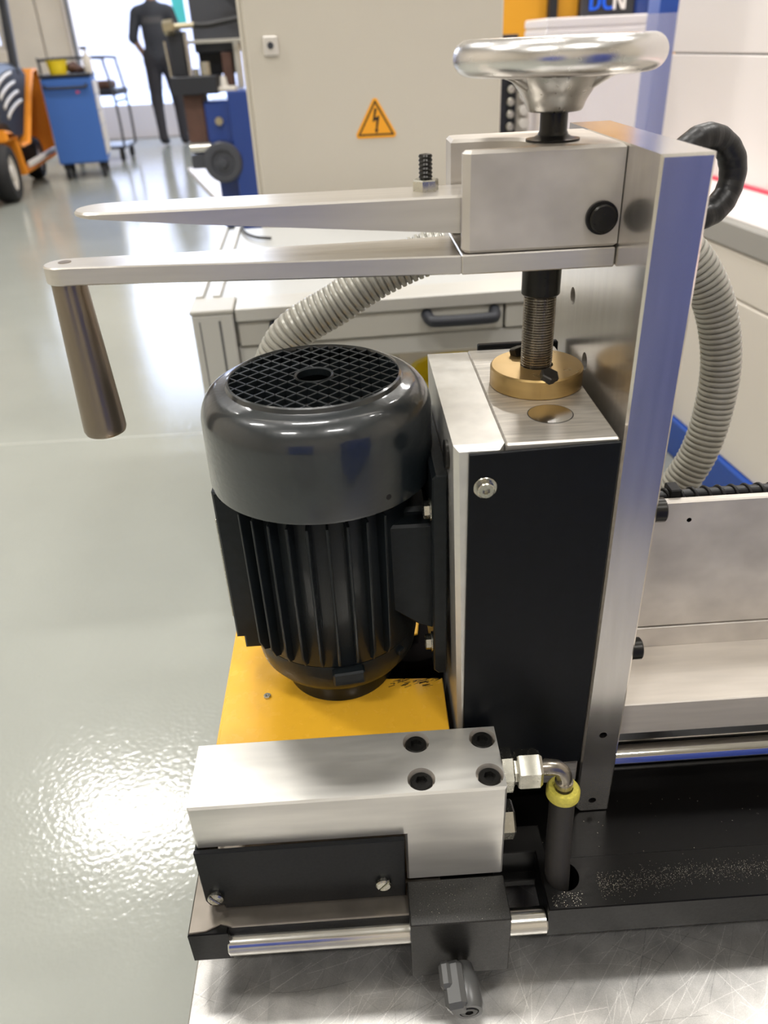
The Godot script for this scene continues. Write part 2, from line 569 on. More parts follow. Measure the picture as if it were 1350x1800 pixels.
	M.glass.transparency = BaseMaterial3D.TRANSPARENCY_ALPHA
	M.letter_blue = plainm(Color(0.08, 0.38, 0.92), 0.4)
	M.letter_dark = plainm(Color(0.2, 0.2, 0.22), 0.5)
	M.skin_cloth = plainm(Color(1, 1, 1), 0.75)
	M.skin_cloth.vertex_color_use_as_albedo = true

# ---------------------------------------------------------------- the scene
func _ready() -> void:
	sky_camera_lights()
	materials()
	lamps()
	hall()
	steel_table()
	machine()
	hoses()
	bench()
	control_cabinet()
	enclosure()
	back_right()
	press()
	cart()
	forklift()
	person()
	behind_camera()

func sky_camera_lights() -> void:
	var cam := Camera3D.new()
	cam.name = "camera"
	add_child(cam)
	cam.position = Vector3(0, CH, 0)
	cam.basis = Basis(Vector3(0.99795, -0.04160, 0.04858), Vector3(0.06079, 0.85300, -0.51836), Vector3(-0.01988, 0.52025, 0.85378)).orthonormalized()
	cam.keep_aspect = Camera3D.KEEP_HEIGHT
	cam.fov = 67.03
	cam.near = 0.05
	cam.far = 200.0
	var at := CameraAttributesPhysical.new()
	at.frustum_focal_length = 18.12
	at.frustum_focus_distance = 0.62
	at.exposure_aperture = 4.7
	cam.attributes = at
	cam.current = true
	var e := Environment.new()
	e.background_mode = Environment.BG_SKY
	var sk := ProceduralSkyMaterial.new()
	sk.sky_top_color = Color(0.72, 0.82, 1.0)
	sk.sky_horizon_color = Color(1.0, 0.98, 0.94)
	sk.ground_bottom_color = Color(0.6, 0.6, 0.58)
	sk.ground_horizon_color = Color(0.95, 0.93, 0.9)
	sk.sky_energy_multiplier = 2.6
	sk.ground_energy_multiplier = 2.0
	e.sky = Sky.new()
	e.sky.sky_material = sk
	e.tonemap_mode = Environment.TONE_MAPPER_LINEAR
	e.tonemap_exposure = 0.80
	e.sdfgi_enabled = true
	e.ssao_enabled = true
	e.ssil_enabled = true
	var we := WorldEnvironment.new()
	we.name = "environment"
	we.environment = e
	add_child(we)

func lamps() -> void:
	var spots := [[-0.4, -2.0], [-2.55, -5.25], [2.6, -5.6], [-0.6, -9.4], [2.4, -9.4], [-3.3, -1.2], [3.0, -1.6], [-2.2, 2.4], [1.4, 2.4]]
	var words := ["high bay ceiling lamp almost straight above the grinding machine", "high bay ceiling lamp over the aisle before the forklift", "high bay ceiling lamp over the blue press and yellow wall",
		"high bay ceiling lamp nearest the open gate", "high bay ceiling lamp at the far end behind the yellow wall", "high bay ceiling lamp over the floor beside the steel table",
		"high bay ceiling lamp over the white enclosure", "high bay ceiling lamp behind the viewer over the left blue locker", "high bay ceiling lamp behind the viewer near the plain wall"]
	for i in spots.size():
		var p := W(spots[i][0], 4.55, spots[i][1])
		var t := thing("ceiling_lamp", words[i], "lamp", p, "high bay lamps under the ceiling")
		var s := st()
		box(s, p + Vector3(-0.62, 0.02, -0.2), p + Vector3(0.62, 0.1, 0.2), 0.01)
		obj("housing", s, M.lamp_body, t)
		for sx in [-0.5, 0.5]:
			s = st()
			cyl(s, p + Vector3(sx, 0.1, 0), p + Vector3(sx, 0.4, 0), 0.01, -1, 10)
			obj("hanger", s, M.lamp_body, t)
		s = st()
		box(s, p + Vector3(-0.6, 0.0, -0.18), p + Vector3(0.6, 0.02, 0.18), 0.004)
		obj("diffuser", s, M.lamp, t)
		var l := AreaLight3D.new()
		l.name = "lamp_light"
		l.area_size = Vector2(1.2, 0.36)
		l.light_color = Color(1.0, 0.988, 0.972)
		l.light_energy = 13.2
		l.shadow_enabled = true
		l.set("area_range", 40.0)
		l.position = Vector3(0, -0.01, 0)
		l.rotation = Vector3(-PI / 2, 0, 0)
		t.add_child(l)

func hall() -> void:
	off = Vector3.ZERO
	var s := st()
	box(s, W(-6, -CH - 0.2, -12.6), W(5, -CH, 6), 0.0)
	struct("floor", s, M.floor, "glossy grey green epoxy floor of the workshop hall")
	s = st()
	box(s, W(-6.2, 4.95, -12.8), W(5.2, 5.15, 6.2), 0.0)
	struct("ceiling", s, M.ceiling, "white ceiling of the workshop hall")
	s = st()
	box(s, W(-6.2, -CH - 0.2, -12.8), W(-6.0, 4.95, 6.2), 0.0)
	struct("wall_left", s, M.wall, "pale wall along the side of the hall")
	s = st()
	box(s, W(5, -CH - 0.2, -12.8), W(5.2, 4.95, 6.2), 0.0)
	struct("wall_right", s, M.wall, "pale wall behind the white enclosure")
	s = st()
	box(s, W(-6, -CH - 0.2, 6), W(5, 4.95, 6.2), 0.0)
	struct("wall_near", s, M.wall, "pale wall behind the viewer")
	# far wall of concrete panels, with a gate opening and a window
	var o := Node3D.new()
	o.name = "wall_far"
	add_child(o)
	o.set_meta("kind", "structure")
	o.set_meta("label", "pale concrete panel wall with an open gate to the yard")
	var xs := [-6.0, -5.2, -4.48, -3.98, -3.6]
	for i in xs.size() - 1:
		s = st()
		if i == 0:
			box(s, W(xs[i] + 0.008, -CH, -12.55), W(xs[i + 1] - 0.008, 4.95, -12.35), 0.012)
		elif i == 1:
			box(s, W(xs[i] + 0.008, -CH, -12.55), W(xs[i + 1] - 0.008, 0.1, -12.35), 0.012)
			box(s, W(xs[i] + 0.008, 2.4, -12.55), W(xs[i + 1] - 0.008, 4.95, -12.35), 0.012)
		else:
			box(s, W(xs[i] + 0.008, -CH, -12.55), W(xs[i + 1] - 0.008, 4.95, -12.35), 0.012)
		obj("panel", s, M.wall, o)
	s = st()
	box(s, W(-3.6, 3.2, -12.55), W(-0.9, 4.95, -12.35), 0.012)
	obj("panel", s, M.wall, o)
	s = st()
	box(s, W(-0.9, -CH, -12.55), W(5.0, 4.95, -12.35), 0.012)
	obj("panel", s, M.wall, o)
	s = st()
	box(s, W(-6, -CH, -12.62), W(-5.2, 4.95, -12.55), 0.0)
	box(s, W(-4.48, -CH, -12.62), W(-3.62, 4.95, -12.55), 0.0)
	obj("backing", s, M.seam, o)
	# window beside the gate
	var wn := Node3D.new()
	wn.name = "window_1"
	add_child(wn)
	wn.set_meta("kind", "structure")
	wn.set_meta("label", "bright window behind the forklift cab")
	s = st()
	for b in [[-5.18, 0.1, -5.12, 2.4], [-4.56, 0.1, -4.5, 2.4], [-5.12, 0.1, -4.56, 0.16], [-5.12, 2.34, -4.56, 2.4], [-4.87, 0.16, -4.83, 2.34]]:
		box(s, W(b[0], b[1], -12.5), W(b[2], b[3], -12.42), 0.005)
	obj("window_frame", s, M.light_plastic, wn)
	s = st()
	box(s, W(-5.12, 0.16, -12.47), W(-4.56, 2.34, -12.465), 0.0)
	obj("pane", s, M.glass, wn)
	# jamb of the gate
	s = st()
	box(s, W(-3.62, -CH, -12.6), W(-3.5, 3.2, -12.3), 0.015)
	box(s, W(-3.5, 3.1, -12.6), W(-1.0, 3.2, -12.3), 0.015)
	box(s, W(-1.0, -CH, -12.6), W(-0.88, 3.2, -12.3), 0.015)
	struct("trim_1", s, M.white, "pale frame of the open gate")
	s = st()
	box(s, W(-3.56, -CH, -12.34), W(-3.52, 3.1, -12.24), 0.008)
	struct("trim_2", s, M.groove, "dark guide rail beside the open gate")
	# low barrier standing across the gate
	s = st()
	box(s, W(-3.49, -CH, -12.50), W(-1.01, -CH + 0.43, -12.42), 0.01)
	struct("trim_4", s, M.barrier, "low pale lavender barrier across the bottom of the open gate")
	# filled joint across the floor
	s = st()
	box(s, W(-5.9, -CH - 0.004, -2.282), W(-0.35, -CH + 0.0006, -2.272), 0.0)
	struct("trim_3", s, M.joint, "pale filled joint across the workshop floor")
	# yard outside
	s = st()
	box(s, W(-16, -CH - 0.22, -34), W(12, -CH - 0.02, -12.6), 0.0)
	struct("ground", s, M.paving, "sunlit pale paving of the yard outside the gate")
	s = st()
	box(s, W(-14, -CH - 0.02, -30.4), W(10, 3.5, -30), 0.02)
	struct("wall_yard", s, M.paving, "pale wall at the far side of the yard")

# ---------------------------------------------------------------- steel table under the machine
func steel_table() -> void:
	var t := thing("steel_table", "scratched bare steel table top under the grinding machine", "table", W(0.35, -CH, -0.4))
	var s := st()
	prism(s, mm([Vector2(-168, -760), Vector2(-168, 60), Vector2(950, 60), Vector2(950, -760)]), flat_xf(), -0.666, -0.658, 0.0015)
	obj("tabletop", s, M.sheet, t)
	for b in [[-150, -740, 930, -700], [-150, 0, 930, 40], [-150, -699, -110, -1], [890, -699, 930, -1]]:
		s = st()
		box(s, C(b[0], -720, b[1]), C(b[2], -667, b[3]), 0.002)
		obj("apron", s, M.dark_steel, t)
	for x in [-130, 910]:
		for z in [-720, 20]:
			s = st()
			box(s, C(x - 22, -1050, z - 22), C(x + 22, -718, z + 22), 0.003)
			obj("leg", s, M.dark_steel, t)

# ---------------------------------------------------------------- the grinding machine
func machine() -> void:
	var t := thing("grinding_machine", "metal grinding machine with dark motor, handwheel and yellow guard on the scratched steel table", "machine", C(100, -658, -500))
	m_base(t)
	m_clamp(t)
	m_guard(t)
	m_motor(t)
	m_housing(t)
	m_post(t)
	m_head(t)
	m_rails(t)
	m_marks(t)

func csg_root(called: String, parent: Node, m: Material, shape: SurfaceTool) -> CSGMesh3D:
	var c := CSGMesh3D.new()
	c.name = called
	c.mesh = shape.commit()
	c.material = m
	parent.add_child(c, true)
	return c

func csg_hole(c: CSGMesh3D, at: Vector3, dir: Vector3, r: float, depth: float, m: Material) -> void:
	var h := CSGCylinder3D.new()
	h.name = "hole"
	h.operation = CSGShape3D.OPERATION_SUBTRACTION
	h.radius = r
	h.height = depth * 2.0
	h.sides = 36
	h.material = m
	c.add_child(h, true)
	h.position = at - off
	h.basis = frame(dir)

func m_base(t: Node3D) -> void:
	# black base with a notch at its front for the guide rod, a raised front rim and a lower tray behind
	var s := st()
	prism(s, mm([Vector2(-160, -348), Vector2(-129, -348), Vector2(-129, -353), Vector2(84, -353), Vector2(84, -400), Vector2(122, -400), Vector2(122, -348), Vector2(620, -348), Vector2(620, -392), Vector2(130, -392), Vector2(130, -425), Vector2(-20, -425), Vector2(-20, -432), Vector2(-160, -432)]), flat_xf(), -0.620, -0.585, 0.0008)
	var c := csg_root("base_plate", t, M.base, s)
	csg_hole(c, C(139, -585, -376), Vector3.UP, 0.0135, 0.03, M.black)
	s = st()
	box(s, C(-160, -620, -720), C(620, -612, -392), 0.0008)
	obj("tray", s, M.base, t)
	s = st()
	box(s, C(-160, -612, -720), C(620, -585, -700), 0.0008)
	obj("tray_rim", s, M.base, t)
	for p in [[-130, -400], [560, -400], [-130, -690], [560, -690]]:
		s = st()
		cyl(s, C(p[0], -658, p[1]), C(p[0], -619.5, p[1]), 0.018, 0.022)
		obj("foot", s, M.rubber, t)
	s = st()
	prism(s, mm([Vector2(-159, -349), Vector2(-146, -350), Vector2(-135, -355), Vector2(-126, -352.5), Vector2(40, -352.5), Vector2(40, -431), Vector2(-159, -431)]), flat_xf(), -0.586, -0.5835, 0.0005)
	obj("wear_plate", s, M.worn, t)
	s = st()
	cyl(s, C(-131, -607, -354), C(122, -607, -354), 0.0102, -1, 40, 0.0012)
	obj("guide_rod", s, M.bright, t)

func m_clamp(t: Node3D) -> void:
	# aluminium clamp block with four counterbored screws
	var s := st()
	prism(s, mm([Vector2(-145, -469), Vector2(89, -469), Vector2(89, -571), Vector2(13, -571), Vector2(13, -515), Vector2(-145, -515)]), front_xf(), -0.434, -0.373, 0.0016)
	var c := csg_root("clamp_block", t, M.alu_mill, s)
	var head := socket_head(0.0083, 0.008, 0.0046)
	for p in [[26, -421.5], [78, -421.5], [27, -386], [78, -386]]:
		csg_hole(c, C(p[0], -469, p[1]), Vector3.UP, 0.0104, 0.0105, M.alu_bar)
		var o := fix("socket_screw", head, M.black_oxide, c, C(p[0], -478.6, p[1]), Vector3.UP, p[0] * 0.7)
		o.set_meta("label", "black socket screw sunk in its counterbore")
	# black sheet cover under the thin end
	s = st()
	prism(s, mm([Vector2(-146.5, -513), Vector2(12, -513), Vector2(11, -582.5), Vector2(-132, -582.5), Vector2(-132.5, -578), Vector2(-144, -578), Vector2(-146.5, -572)]), front_xf(), -0.3715, -0.3672, 0.0007)
	box(s, C(-146.5, -578, -431), C(-144.5, -514, -371), 0.0006)
	var cv := obj("cover_plate", s, M.panel, t)
	var slot := slot_head(0.0062, 0.0042)
	for p in [[-137.5, -566, 2.2], [-6, -563, 0.9]]:
		fix("slotted_screw", slot, M.zinc, cv, C(p[0], p[1], -367.3), Vector3(0, 0, 1), p[2])
	# plug and hydraulic fitting on the right-hand end
	fix("plug", hex_head(0.0155, 0.0125), M.zinc, c, C(89, -541, -400), Vector3(1, 0, 0), 0.3)
	var f := Node3D.new()
	f.name = "hydraulic_line"
	t.add_child(f)
	fix("adapter", hex_head(0.0165, 0.009), M.zinc, f, C(89, -482, -400), Vector3(1, 0, 0), 0.2)
	s = st()
	lathe(s, C(98, -482, -400), Vector3(1, 0, 0), [Vector2(0, 0), Vector2(0.0095, 0), Vector2(0.0095, 0.003), Vector2(0.0138, 0.003), Vector2(0.0148, 0.0045), Vector2(0.0148, 0.0195), Vector2(0.0125, 0.022), Vector2(0.006, 0.022)], 6, false)
	obj("union_nut", s, M.zinc, f)
	s = st()
	tube(s, smoothed([C(115, -482, -400), C(126, -482, -400), C(134, -484.5, -400), C(138.5, -491, -399.5), C(139.5, -501, -399), C(139.5, -508, -399)], 8), 0.0062, 20)
	obj("elbow", s, M.steel, f)
	s = st()
	cyl(s, C(139.3, -497, -399), C(139.3, -503, -399), 0.0072, -1, 28)
	obj("ferrule", s, M.steel, f)
	s = st()
	lathe(s, C(139.2, -514, -398.5), Vector3.UP, [Vector2(0, 0), Vector2(0.0118, 0), Vector2(0.0132, 0.0015), Vector2(0.0132, 0.007), Vector2(0.0115, 0.0095), Vector2(0.0075, 0.0095), Vector2(0.0075, 0.006), Vector2(0, 0.006)], 36)
	obj("collar", s, M.ring_yellow, f)
	s = st()
	tube(s, smoothed([C(139.2, -512, -398.5), C(138.6, -535, -395), C(136.5, -560, -387), C(135.5, -585, -379), C(135.5, -611, -376)], 8), 0.0101, 24)
	obj("oil_hose", s, M.hose_black, f)
	# black slide block riding on the rod, with its clamping lever
	s = st()
	box(s, C(12.5, -571.3, -335), C(89.5, -641, -372), 0.0008)
	var b := obj("slide_block", s, M.slide, t)
	s = st()
	cyl(s, C(51, -622, -336), C(51, -622, -326), 0.0052, -1, 24)
	obj("stud", s, M.dark_steel, b)
	s = st()
	lathe(s, C(51, -622, -331), Vector3(0.04, -0.05, 1), [Vector2(0, 0), Vector2(0.0082, 0), Vector2(0.0088, 0.004), Vector2(0.0115, 0.014), Vector2(0.0118, 0.030), Vector2(0.0105, 0.034), Vector2(0.0075, 0.034), Vector2(0.0075, 0.031), Vector2(0, 0.031)], 28)
	var B := Basis(Vector3(0, 0, 1), 0.25) * Basis(Vector3(1, 0, 0), 0.1)
	tbox(s, Transform3D(B, C(43.5, -616, -312)), Vector3(0.0165, 0.0165, 0.034), 0.0035)
	tbox(s, Transform3D(B, C(38, -612.5, -318)), Vector3(0.010, 0.013, 0.020), 0.003)
	obj("clamping_lever", s, M.lever, b)
	fix("lever_screw", socket_head(0.0066, 0.003, 0.0034), M.black_oxide, b, C(52.3, -623.6, -299.6), Vector3(0.04, -0.05, 1))

func m_guard(t: Node3D) -> void:
	# yellow sheet guard, cut round the motor spigot and open on the wheel side
	var s := st()
	var clean := [Vector2(-136, -446), Vector2(56, -446), Vector2(57, -513), Vector2(-12, -518), Vector2(-12, -562), Vector2(40, -575), Vector2(50, -640), Vector2(-136, -640)]
	prism(s, mm(clean), flat_xf(), -0.4925, -0.490, 0.0008)
	box(s, C(-137.5, -611, -640), C(-135, -490.6, -446), 0.0012)
	box(s, C(-137, -611, -449), C(12.6, -580, -446.5), 0.0006)
	box(s, C(-137, -580, -449), C(56, -490.6, -446.5), 0.0006)
	box(s, C(-137, -611, -640), C(50, -490.6, -637.5), 0.0006)
	var g := obj("guard_box", s, M.yellow, t)
	fix("guard_screw", socket_head(0.0032, 0.0022, 0.0017), M.zinc, g, C(-99, -490, -503), Vector3.UP)
	s = st()
	cyl(s, C(34, -611, -585), C(34, -500, -585), 0.042, -1, 40, 0.004)
	obj("contact_wheel", s, M.wheel, t)
	s = st()
	cyl(s, C(84, -611, -560), C(84, -556, -560), 0.040, -1, 40, 0.004)
	obj("idler_wheel", s, M.wheel, t)

func m_motor(t: Node3D) -> void:
	var mo := Node3D.new()
	mo.name = "motor"
	t.add_child(mo)
	var ax := Vector3(-0.034, CH, -0.540)
	# fan cover: outer wall, rounded shoulder, rim, then the inside
	var s := st()
	var prof := [Vector2(0.0775, -0.2835), Vector2(0.0862, -0.2835), Vector2(0.0866, -0.2815), Vector2(0.0862, -0.238)]
	for k in 9:
		var a := PI / 2 * (k + 1) / 9.0
		prof.append(Vector2(0.0692 + 0.017 * cos(a), -0.2345 + 0.0235 * sin(a)))
	prof += [Vector2(0.0655, -0.2098), Vector2(0.0643, -0.2068), Vector2(0.0628, -0.2062), Vector2(0.0620, -0.2072), Vector2(0.0618, -0.216), Vector2(0.075, -0.222), Vector2(0.0835, -0.238), Vector2(0.0835, -0.2825), Vector2(0.0775, -0.2825)]
	lathe(s, ax, Vector3.UP, prof, 96)
	obj("fan_cover", s, M.motor, mo)
	# diamond grille, each bar its own piece
	var pitch := 0.0106
	for d in 2:
		var dir := Vector3(1, 0, 1).normalized() if d == 0 else Vector3(1, 0, -1).normalized()
		var nrm := Vector3(dir.z, 0, -dir.x)
		for k in range(-6, 7):
			var u := (k + 0.5 * d) * pitch
			if absf(u) > 0.060:
				continue
			var h := sqrt(0.0625 * 0.0625 - u * u)
			var cut := 0.0
			if absf(u) < 0.0125:
				cut = sqrt(0.0135 * 0.0135 - u * u)
			var ranges := [[-h, h]] if cut == 0.0 else [[-h, -cut], [cut, h]]
			for r in ranges:
				s = st()
				var mid: float = (r[0] + r[1]) / 2.0
				tbox(s, Transform3D(Basis(dir, Vector3.UP, nrm * -1.0), ax + Vector3(0, -0.2095, 0) + nrm * u + dir * mid), Vector3(r[1] - r[0], 0.0045, 0.0016), 0.0004)
				obj("grille_bar", s, M.motor_rough, mo)
	s = st()
	lathe(s, ax, Vector3.UP, [Vector2(0.0128, -0.2125), Vector2(0.0148, -0.2125), Vector2(0.0150, -0.2075), Vector2(0.0142, -0.2066), Vector2(0.0128, -0.2075), Vector2(0.0128, -0.2125)], 36)
	obj("grille_ring", s, M.motor_rough, mo)
	s = st()
	lathe(s, ax, Vector3.UP, [Vector2(0.078, -0.268), Vector2(0.02, -0.262), Vector2(0.016, -0.235), Vector2(0, -0.233)], 40)
	for k in 7:
		var a := TAU * k / 7.0
		tbox(s, Transform3D(Basis(Vector3.UP, -a), ax + Vector3(cos(a) * 0.045, -0.250, sin(a) * 0.045)), Vector3(0.05, 0.03, 0.002), 0.0005)
	obj("fan", s, M.black, mo)
	# ribbed stator housing
	s = st()
	lathe(s, ax, Vector3.UP, [Vector2(0.0, -0.432), Vector2(0.0685, -0.432), Vector2(0.0715, -0.428), Vector2(0.0700, -0.275), Vector2(0.0, -0.275)], 80)
	obj("stator", s, M.motor_rough, mo)
	for k in 30:
		var deg := -50.0 + k * 10.6
		if (deg > 42 and deg < 116) or (deg > 205 and deg < 300):
			continue
		var a := deg_to_rad(deg)
		var o := Vector3(sin(a), 0, cos(a))
		var wdt := Vector3(cos(a), 0, -sin(a))
		s = st()
		prism(s, [Vector2(0.067, -0.428), Vector2(0.0765, -0.424), Vector2(0.0800, -0.415), Vector2(0.0808, -0.292), Vector2(0.067, -0.285)], Transform3D(Basis(o, Vector3.UP, wdt), ax), -0.0011, 0.0011, 0.0005)
		obj("cooling_fin", s, M.motor_rough, mo)
	# flat pad with the rating plate on the left
	s = st()
	prism(s, mm([Vector2(-118, -286), Vector2(-111, -286), Vector2(-111, -293), Vector2(-96, -293), Vector2(-86, -302), Vector2(-86, -425), Vector2(-96, -440), Vector2(-112, -440), Vector2(-112, -428), Vector2(-118, -428)]), front_xf(), -0.585, -0.512, 0.0015)
	obj("terminal_pad", s, M.motor_rough, mo)
	s = st()
	box(s, C(-119.6, -312, -580), C(-117.8, -408, -516), 0.0004)
	obj("rating_plate", s, M.zinc, mo)
	# end shield and spigot
	s = st()
	lathe(s, ax, Vector3.UP, [Vector2(0.0, -0.494), Vector2(0.0465, -0.494), Vector2(0.0475, -0.492), Vector2(0.0475, -0.470), Vector2(0.0530, -0.4695), Vector2(0.0625, -0.462), Vector2(0.0685, -0.453), Vector2(0.0705, -0.440), Vector2(0.0705, -0.430), Vector2(0.0, -0.430)], 80)
	obj("end_shield", s, M.motor_rough, mo)
	s = st()
	tbox(s, Transform3D(Basis(Vector3.UP, 0.12), ax + Vector3(0.010, -0.4375, 0.0715)), Vector3(0.026, 0.013, 0.012), 0.0015)
	obj("lug", s, M.motor_rough, mo)
	s = st()
	tbox(s, Transform3D(Basis(Vector3.UP, 0.85), ax + Vector3(0.053, -0.437, 0.047)), Vector3(0.008, 0.006, 0.006), 0.001)
	obj("lug", s, M.motor_rough, mo)
	# vent hole low on the fan cover
	s = st()
	var va := 0.60
	cyl(s, ax + Vector3(sin(va) * 0.0850, -0.2735, cos(va) * 0.0850), ax + Vector3(sin(va) * 0.08665, -0.2735, cos(va) * 0.08665), 0.0022, -1, 16, 0.0)
	obj("cover_hole", s, M.seam, mo)
	# mounting foot against the grinding head, two bolts
	s = st()
	prism(s, mm([Vector2(8, -312), Vector2(18, -312), Vector2(49, -312), Vector2(49, -414), Vector2(36, -409), Vector2(17, -394), Vector2(6, -394)]), front_xf(), -0.575, -0.490, 0.002)
	box(s, C(0, -306, -580), C(46, -318, -505), 0.003)
	obj("foot_bracket", s, M.motor_rough, mo)
	s = st()
	prism(s, mm([Vector2(46, -266), Vector2(49, -263), Vector2(57, -263), Vector2(57, -450), Vector2(50, -450), Vector2(46, -446)]), front_xf(), -0.600, -0.476, 0.0012)
	obj("foot_plate", s, M.motor_rough, mo)
	var hx := hex_head(0.0068, 0.006, 0.0085)
	for p in [[-297, -487], [-424, -487]]:
		fix("foot_bolt", hx, M.zinc, mo, C(46, p[0], p[1]), Vector3(-1, 0, 0), 0.4)

func m_housing(t: Node3D) -> void:
	var s := st()
	prism(s, mm([Vector2(57, -225), Vector2(90.3, -225), Vector2(90.3, -556), Vector2(63, -556)]), front_xf(), -0.621, -0.443, 0.0035)
	obj("housing_side", s, M.alu_side, t)
	s = st()
	box(s, C(91.0, -225, -621), C(165, -556, -444), 0.0012)
	var h := obj("housing", s, M.alu, t)
	s = st()
	box(s, C(100, -221.5, -628), C(168, -300, -622), 0.001)
	obj("rear_panel", s, M.panel, h)
	s = st()
	prism(s, mm([Vector2(66.8, -229.5), Vector2(165.3, -226.3), Vector2(165.3, -526), Vector2(65.6, -526)]), front_xf(), -0.4428, -0.4402, 0.0006)
	var p := obj("front_panel", s, M.panel, t)
	s = st()
	cyl(s, C(77.6, -254, -440.2), C(77.6, -254, -439.0), 0.0078, -1, 28, 0.0003)
	obj("washer", s, M.zinc, p)
	fix("panel_screw", socket_head(0.0056, 0.0042, 0.0027), M.zinc, p, C(77.6, -254, -439.0), Vector3(0, 0, 1))
	s = st()
	cyl(s, C(57.6, -246, -475), C(54.5, -246, -475), 0.0105, -1, 28)
	obj("side_screw", s, M.black_oxide, h)
	# spindle with its brass nut
	var ax := C(131.5, 0, -545)
	s = st()
	lathe(s, C(131.5, -225.2, -543), Vector3.UP, [Vector2(0, 0), Vector2(0.0333, 0), Vector2(0.0342, 0.001), Vector2(0.0342, 0.0138), Vector2(0.0330, 0.015), Vector2(0.012, 0.015), Vector2(0.0118, 0.012), Vector2(0, 0.012)], 72)
	var b := obj("brass_nut", s, M.brass, t)
	fix("set_screw", hex_head(0.0068, 0.005), M.dark_steel, b, C(133.5, -210.4, -514), Vector3(0.2, 1, 0.35), 0.5)
	fix("set_screw", hex_head(0.0058, 0.006), M.dark_steel, b, C(122, -210.4, -565), Vector3(-0.3, 1, -0.2), 0.2)
	s = st()
	var prof := [Vector2(0.0, -0.224)]
	var y := -0.222
	while y < -0.1562:
		prof.append(Vector2(0.0104, y))
		prof.append(Vector2(0.0116, y + 0.0007))
		prof.append(Vector2(0.0116, y + 0.0012))
		prof.append(Vector2(0.0104, y + 0.0018))
		y += 0.0019
	prof.append(Vector2(0.0104, -0.155))
	lathe(s, ax, Vector3.UP, prof, 40, true, 20.0)
	obj("spindle", s, M.steel, t)
	s = st()
	lathe(s, ax, Vector3.UP, [Vector2(0.0118, -0.1585), Vector2(0.0128, -0.1585), Vector2(0.0136, -0.1575), Vector2(0.0136, -0.1340), Vector2(0.0, -0.134)], 40)
	obj("spindle_collar", s, M.black_oxide, t)
	s = st()
	lathe(s, C(129.5, -225.4, -486), Vector3.UP, [Vector2(0.0152, 0), Vector2(0.0152, 0.0006), Vector2(0, 0.0006)], 48)
	obj("dowel", s, M.bright, h)
	s = st()
	lathe(s, C(129.5, -225.4, -486), Vector3.UP, [Vector2(0.0158, 0), Vector2(0.0158, 0.0005), Vector2(0.0152, 0.0005)], 48)
	obj("dowel_seat", s, M.seam, h)

func m_post(t: Node3D) -> void:
	var s := st()
	prism(s, mm([Vector2(172, -59.5), Vector2(203, -59.5), Vector2(203, -612), Vector2(176.5, -612), Vector2(172, -606)]), front_xf(), -0.655, -0.455, 0.0016)
	var c := csg_root("post", t, M.alu_up, s)
	csg_hole(c, C(172, -179, -605), Vector3(1, 0, 0), 0.0068, 0.02, M.alu)
	csg_hole(c, C(172, -216, -558), Vector3(1, 0, 0), 0.0068, 0.02, M.alu)
	csg_hole(c, C(188, -513, -455), Vector3(0, 0, 1), 0.0034, 0.012, M.dark_steel)
	csg_hole(c, C(187, -597, -455), Vector3(0, 0, 1), 0.0034, 0.012, M.dark_steel)
	var hd := socket_head(0.009, 0.010, 0.005)
	for p in [[-297, -467], [-428, -467]]:
		fix("post_bolt", hd, M.black_oxide, t, C(202.9, p[0], p[1]), Vector3(1, 0, 0))
	# rubber-wrapped ring held on the far side of the post
	s = st()
	var pts := []
	var rr := []
	for k in 72:
		var a := TAU * k / 72.0
		pts.append(C(268, -99, -620) + Vector3(cos(a) * 0.0275, sin(a) * 0.0275, -sin(a) * 0.004 - cos(a) * 0.010))
		rr.append(0.0100 + 0.0003 * sin(a * 5.0) + 0.0002 * sin(a * 17.0 + 1.0))
	tube(s, pts, rr, 20, false, true)
	obj("rubber_ring", s, M.rubber, t)
	s = st()
	cyl(s, C(203, -99, -618), C(246, -99, -618), 0.006)
	obj("ring_bolt", s, M.black_oxide, t)

